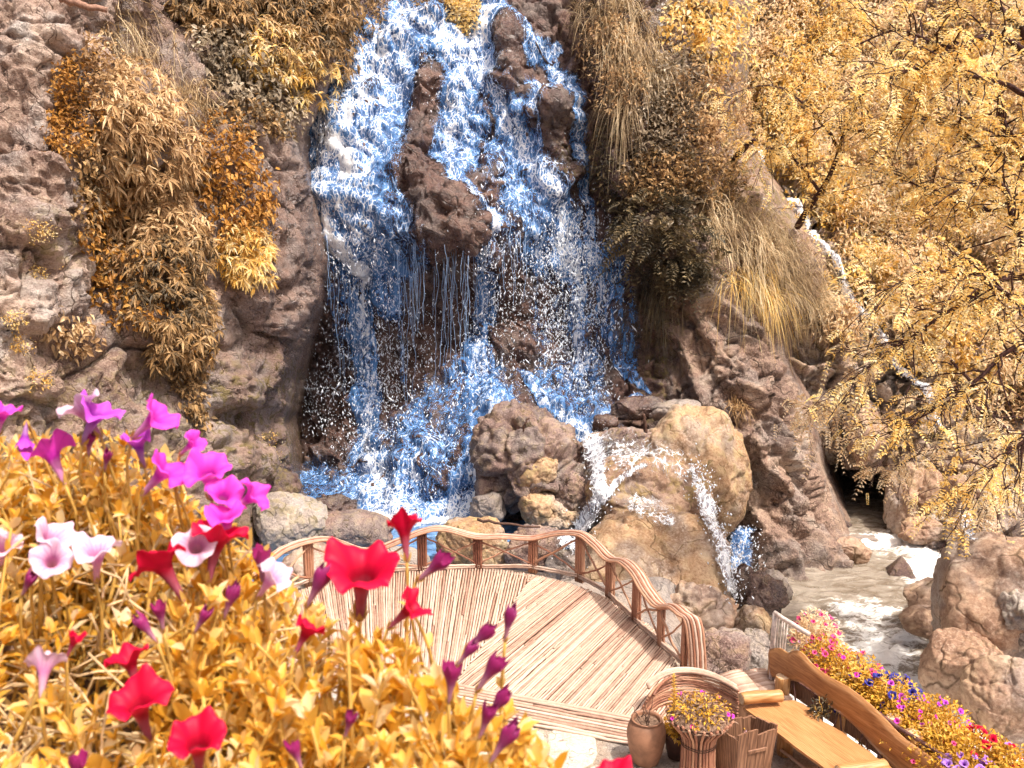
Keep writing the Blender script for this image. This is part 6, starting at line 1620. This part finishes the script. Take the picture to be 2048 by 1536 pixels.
for (x_, y_, z_, k_, lab, fl_, mt, rr, rh) in BED:
    c_ = PZ(x_, y_ + 14, z_ + .16)
    heap('petunia_plant', lab, 'plant', c_ - hv * .22, rr * 1.15, rr * 1.15, rh * 1.45, 1500, .062, mt, seedflowers=fl_, stems=10)['group'] = 'flower bed along the fence'
tr = empty('flower_trough', F0 + outw * .35); tag(tr, 'long planting trough hung on the river side of the fence under the flowers', 'trough')
pts_ = []
mbt = MB()
for (w_, h0, h1) in ((.0, .0, .52),):
    A0 = F0 + bl * .15 + outw * .06; A1 = F0 + bl * 4.5 + outw * .06; wv = outw * .62
    V_ = np.array([A0 + hv * .25, A1 + hv * .25, A1 + wv + hv * .25, A0 + wv + hv * .25, A0 + hv * .52, A1 + hv * .50, A1 + wv + hv * .50, A0 + wv + hv * .52]) - (F0 + outw * .35)
    obj('box', mesh_np('box', V_, np.array([(0, 3, 2, 1), (0, 1, 5, 4), (1, 2, 6, 5), (2, 3, 7, 6), (3, 0, 4, 7)]), smooth=False, mat=M['binwood']), tr)
    V2 = V_[4:] - np.array([0, 0, .03])
    obj('soil', mesh_np('soil', V2, np.array([(0, 1, 2, 3)]), smooth=False, mat=M['soil']), tr)
# trailing creeper under the bench back
q_ = PZ(1640, 1438, .25) 
heap('creeper', 'dark creeper hanging through the fence below the bench back', 'plant', PZ(1632, 1432, .45) + outw * .1, .16, .12, .22, 160, .06, 'darkg', stems=8)
q_ = PZ(1740, 1500, .2)
heap('creeper', 'thin twiggy weed at the fence foot under the near part of the bench', 'plant', PZ(1735, 1496, .2), .16, .10, .26, 60, .05, 'darkg', stems=12)

# ------------------------------------------------------------------ small extras
def stick(name, label, pts, r, mat='twig', cat='stick'):
    P = np.array([PY(np.array(x), np.array(y), np.array(float(Y))) for x, y, Y in pts]); P = smooth_path(P, 10) + RNG.normal(0, .012, (10, 3))
    o = obj(name, MB().add(*tube(P, np.linspace(r, r * .6, 10), 6)).mesh(name, M[mat], origin=P[0]), loc=P[0]); return tag(o, label, cat)
stick('driftwood_stick', 'short upright stick on the flat top of the ochre boulder', [(1291,866,19.9),(1290,846,19.9),(1289,828,19.9)], .05)
stick('driftwood_stick', 'thin fallen branch lying on the rocks behind the middle of the railing', [(955,1040,17.2),(1010,1048,17),(1080,1056,17)], .035)
stick('driftwood_stick', 'broken grey twig on top of the large pinkish boulder', [(1040,880,19.8),(1050,850,19.7),(1058,836,19.7)], .03)
stick('fallen_log', 'pale weathered log lying on the ledge at the top left', [(118,-6,15.6),(165,10,15.7),(215,22,15.9)], .075, 'twig_pale', 'log')
yb_ = float(C.at(1462, 322)[0][1])
stick('dead_branch', 'dark leaning stump of a branch at the head of the hillside stream', [(1462,324,yb_ + .25),(1488,298,yb_ - .5),(1510,278,yb_ - .9)], .10, 'bark', 'branch')

# ------------------------------------------------------------------ foreground flower mound beside the camera
gx, gy = np.meshgrid(np.linspace(-1.45, .10, 60), np.linspace(.25, 2.2, 46))
far = np.interp(gx, [-2.4, -.9, -.3, .1], [2.2, 1.95, 1.35, .8]); gyy = .25 + (gy - .25) / 1.95 * (far - .25)
gz = 5.30 + .36 * sstep(-.15, -1.0, gx) + .02 * fbm(np.stack([gx, gyy, 0 * gx], -1) * 9, 4, 90)
h, w = gx.shape; a = (np.arange(h - 1)[:, None] * w + np.arange(w - 1)[None]).ravel()
Vt = np.stack([gx, gyy, gz], -1)
rim = np.concatenate([Vt[-1], Vt[::-1, -1][1:]]); rn = len(rim)
V_ = np.concatenate([Vt.reshape(-1, 3), rim, rim * np.array([1, 1, 0]) + np.array([0, 0, -.09])]); o0 = h * w
Q_ = np.concatenate([np.stack([a, a + 1, a + w + 1, a + w], -1), np.stack([o0 + np.arange(rn - 1), o0 + rn + np.arange(rn - 1), o0 + rn + 1 + np.arange(rn - 1), o0 + 1 + np.arange(rn - 1)], -1)])
tag(obj('flower_bed_soil', mesh_np('flower_bed_soil', V_, Q_, smooth=False, mat=M['soil'])), kind='structure')
TOP = curve([(-80,850),(0,845),(60,880),(120,862),(200,850),(260,868),(300,885),(350,915),(400,985),(450,1035),(500,1085),(540,1115),(590,1170),(640,1225),(700,1205),(760,1265),(820,1280),(870,1330),(930,1375),(1000,1415),(1050,1470),(1090,1540),(1110,1640)])
def bed_Y(px_, py_): return .80 + .52 * np.clip((1600 - py_) / 750, -.1, 1.05) + .05 * np.clip((300 - px_) / 300, 0, 1)
PLANTS = [(30,930,'golden petunia plant with a drooping violet bloom at the left edge of the photo'), (190,900,'petunia plant with white and violet blooms at the top of the flower mound'),
          (320,930,'petunia plant whose magenta bloom tilts right in front of the cliff'), (430,1010,'petunia plant carrying the cluster of big magenta blooms'),
          (70,1110,'petunia plant with pale pink veined blooms near the left edge'), (230,1130,'petunia plant with a red trumpet beside a flat pale pink bloom'),
          (440,1120,'petunia plant with a red trumpet rising in front of a white bloom'), (700,1240,'tall petunia shoot holding the largest open red bloom before the deck'),
          (850,1270,'petunia shoot with red side blooms and dark buds in front of the railing'), (100,1340,'petunia plant with a white and purple bloom seen from behind, low on the left'),
          (270,1420,'petunia plant with two red blooms over dry brown stems'), (420,1490,'petunia plant with a red bloom touching the bottom edge'),
          (590,1330,'leafy petunia plant with a small red side bloom below the deck edge'), (740,1480,'leafy golden petunia plant without open blooms at the bottom middle'),
          (980,1440,'petunia plant bristling with closed dark red buds at the right end of the mound')]
PC = np.array([p[:2] for p in PLANTS], float)
roots = []
for (x_, y_, lab) in PLANTS:
    p = PY(np.array(x_), np.array(min(y_ + 60, 1560)), np.array(bed_Y(x_, y_) + .02)); b = np.array([p[0], p[1], max(5.25, p[2] - .25)])
    r = empty('petunia_plant', b); tag(r, lab, 'plant', 'foreground petunias'); roots.append((r, b, MB(), MB()))
def owner(x_, y_): return int(((PC - np.array([x_, y_])) ** 2).sum(1).argmin())
def shoot(mbL, mbS, root, tip, nl, size, lean=.1):
    s = np.linspace(0, 1, 8)[:, None]; mid = (root + tip) / 2 + RNG.normal(0, .02, 3)
    P = (1 - s) ** 2 * root + 2 * s * (1 - s) * mid + s ** 2 * tip
    mbS.add(*tube(P, np.linspace(.0034, .0018, 8), 5))
    k = np.sort(np.concatenate([RNG.uniform(.22, 1, nl - 5), np.full(5, 1.0)])); i = np.clip((k * 7).astype(int), 0, 6); u = (k * 7 - i)[:, None]
    B0 = P[i] * (1 - u) + P[i + 1] * u; tg = unit(P[i + 1] - P[i])
    a = np.arange(nl) * 2.4 + RNG.uniform(0, 6)
    s1 = unit(np.cross(tg, np.array([.3, .9, .1]))); s2 = np.cross(tg, s1)
    out = s1 * np.cos(a)[:, None] + s2 * np.sin(a)[:, None]
    d = unit(out * (1.0 - .45 * k[:, None]) + tg * (.35 + .55 * k[:, None]) + RNG.normal(0, .15, (nl, 3)))
    L = size * (1.15 - .45 * k) * RNG.uniform(.7, 1.3, nl)
    V, Q, T = leaves(B0, d, tg + RNG.normal(0, .2, (nl, 3)), L, L * RNG.uniform(.28, .42, nl), RNG.uniform(.05, .35, nl), 2, .18)
    mbL.add(V, Q, T)
# x, y, width px, colour, facing (right, up, towards camera), closed
FL = [(160,812,95,'pink',(-.5,.9,.2),0),(198,822,90,'violet',(.5,.9,.1),0),(318,830,95,'magenta',(.9,.75,.1),0),(98,900,100,'magenta',(-.5,.95,-.1),0),(275,880,70,'violet',(-.1,.9,.3),.2),(388,884,58,'magenta',(.75,.6,.3),.1),
      (335,938,100,'magenta',(.75,.75,.1),0),(415,940,104,'magenta',(.1,.85,.6),0),(448,985,84,'magenta',(.3,.8,.6),0),(452,1028,88,'magenta',(.05,.95,.35),0),(510,990,80,'magenta',(.9,.6,.1),0),(8,822,70,'magenta',(.3,.9,.1),.1),(50,885,52,'violet',(.1,-.9,.3),.45),
      (105,1070,95,'pink',(.7,.8,.2),0),(192,1097,100,'pink',(.15,.95,.3),0),(102,1120,88,'pink',(.4,.6,.75),0),(392,1090,96,'pink',(.2,.65,.8),0),(548,1150,84,'pink',(.6,.8,.2),0),(4,1090,80,'pink',(.3,.8,.5),0),(92,1325,92,'pink',(-.1,.8,-.4),.15),
      (440,1068,112,'red',(.2,.95,-.05),0),(316,1122,112,'red',(-.55,.9,.05),0),(722,1138,152,'red',(.10,.88,.44),0),(808,1050,84,'red',(-.1,.95,-.2),.25),(826,1212,82,'red',(.75,.7,.15),.1),(618,1258,70,'red',(.5,.95,-.2),.1),(255,1315,86,'red',(-.25,.95,.05),0),
      (278,1400,122,'red',(-.05,.93,.38),0),(394,1478,118,'red',(.1,.85,.4),.05),(150,1278,48,'red',(.4,.9,0),.4),(1230,1548,80,'red',(.1,.95,.2),0),
      (464,1192,48,'bud',(.35,.9,.1),.9),(640,1160,60,'bud',(.45,.85,.1),.9),(876,1126,56,'bud',(.75,.65,.2),.7),(525,1118,52,'bud',(0,.98,.1),.6),(318,1222,44,'bud',(-.1,.95,.2),.6),(286,1250,44,'bud',(-.55,.8,.1),.95),(408,1232,40,'bud',(.5,.8,.1),.9),
      (968,1268,48,'bud',(.75,.65,.1),.75),(1020,1236,46,'bud',(.2,.95,.1),.95),(988,1335,58,'bud',(.55,.8,.1),.7),(903,1350,56,'bud',(.1,.95,.1),.55),(1000,1400,50,'bud',(.6,.8,.1),.8),(975,1430,50,'bud',(.3,.9,.1),.75),(1015,1475,60,'bud',(.55,.85,.1),.9),(940,1300,40,'bud',(.6,.75,.1),.95),
      (155,1530,50,'bud',(.1,.95,.1),.6),(590,1500,44,'bud',(-.3,.9,.1),.7),(700,1440,40,'bud',(.3,.9,.2),.8),(180,880,34,'bud',(.2,.9,.2),.8),(215,915,30,'bud',(.3,.8,.3),.9),(60,1160,40,'bud',(.5,.8,.2),.9)]
for n in range(800):
    x_ = RNG.uniform(-90, 1100); t_ = TOP(x_)
    y_ = t_ + 12 + (1640 - t_) * RNG.uniform(0, 1) ** 1.15
    if n >= 430:
        x_ = RNG.uniform(-90, 560); y_ = TOP(x_) + 20 + RNG.uniform(0, 300)
    if n >= 640:
        x_ = RNG.uniform(-620, -40); y_ = RNG.uniform(870, 1620)
    if x_ > 620 and RNG.uniform() < .35 * sstep(620, 900, x_) and y_ < t_ + 160: continue
    Y_ = bed_Y(x_, y_) + RNG.normal(0, .05)
    if any(abs(x_ - f_[0]) < .62 * f_[2] and -.55 * f_[2] < y_ - f_[1] < .8 * f_[2] for f_ in FL if f_[2] > 60): Y_ = bed_Y(x_, y_) + .07
    tip = PY(np.array(x_), np.array(y_), np.array(Y_)); o_ = owner(x_, y_); r, b, mL, mS = roots[o_]
    rt_ = tip + np.array([RNG.normal(0, .05), RNG.normal(.0, .05), -RNG.uniform(.12, .24)])
    shoot(mL, mS, rt_, tip, RNG.integers(15, 25), RNG.uniform(.030, .048))
# dry stems low in the mound
dryM = [MB() for _ in roots]
for n in range(260):
    x_ = RNG.uniform(-60, 620); t_ = TOP(x_); y_ = t_ + 90 + (1600 - t_) * RNG.uniform(0, 1); Y_ = bed_Y(x_, y_) + RNG.uniform(.03, .14)
    p = PY(np.array(x_), np.array(y_), np.array(Y_)); d = unit(np.array([RNG.normal(0, 1), RNG.normal(0, .5), RNG.normal(.1, .45)])); s = np.linspace(-.5, .5, 5)[:, None]
    dryM[owner(x_, y_)].add(*tube(p + d * s * RNG.uniform(.08, .2) + RNG.normal(0, .006, (5, 3)), .0018, 4))
M['drystem'] = plain_mat('dry_stem', (0.62, 0.44, 0.24), .7, .2, .35, 30.0, .1)
CAMX, CAMU, CAMB = np.array([1, 0, 0.]), np.array([0, SP, CP]), np.array([0, -CP, SP])       # right, up, towards the camera
BM = {}
for i_, (x_, y_, w_, kd, fc, cl) in enumerate(FL):
    key = (kd, round(cl, 1), i_ % 3 if w_ < 150 else 9)
    if key not in BM: BM[key] = bloom(kd, 300 + (20 if w_ > 150 else i_), cl, 40)
    Y_ = float(bed_Y(x_, max(y_, 900)) - .10)
    o_ = owner(x_, y_); r, b, mL, mS = roots[o_]
    P = PY(np.array(x_), np.array(y_), np.array(Y_)); D_ = unit(CAMX * fc[0] + CAMU * fc[1] + CAMB * fc[2])
    wid = w_ / px_m(P) * (.9 if kd in ('pink', 'magenta') else 1.0)
    if cl > .5: wid *= 1.25
    f = obj('flower' if cl < .5 else 'bud', BM[key], r); f.location = P + D_ * wid * .12 - b; f.rotation_mode = 'QUATERNION'
    f.rotation_quaternion = Vector(D_).to_track_quat('Z', 'Y') @ Matrix.Rotation(.63 if w_ > 140 else i_ * 1.3, 3, 'Z').to_quaternion()
    f.scale = (wid * .96,) * 3
    obj('calyx', CALYX, f)
    q0 = P + D_ * wid * .12 - D_ * wid * 1.0; q1 = q0 - D_ * .02 + np.array([0, .01, -.05]); q2 = q1 + np.array([RNG.normal(0, .02), .03, -.14])
    mS.add(*tube(smooth_path(np.array([q0, q1, q2]), 7), .0022, 5))
    if kd in ('red', 'bud') or y_ < 950: shoot(mL, mS, q2, q1 + np.array([0, .006, .0]), 9, .03)
for (r, b, mL, mS), dm in zip(roots, dryM):
    if mL.n: obj('foliage', mL.mesh('foliage', M['petleaf'], origin=b), r)
    if mS.n: tag(obj('stems', mS.mesh('stems', M['stemgold'], origin=b), r), kind='stuff')
    if dm.n: tag(obj('dry_stems', dm.mesh('dry_stems', M['drystem'], origin=b), r), kind='stuff')
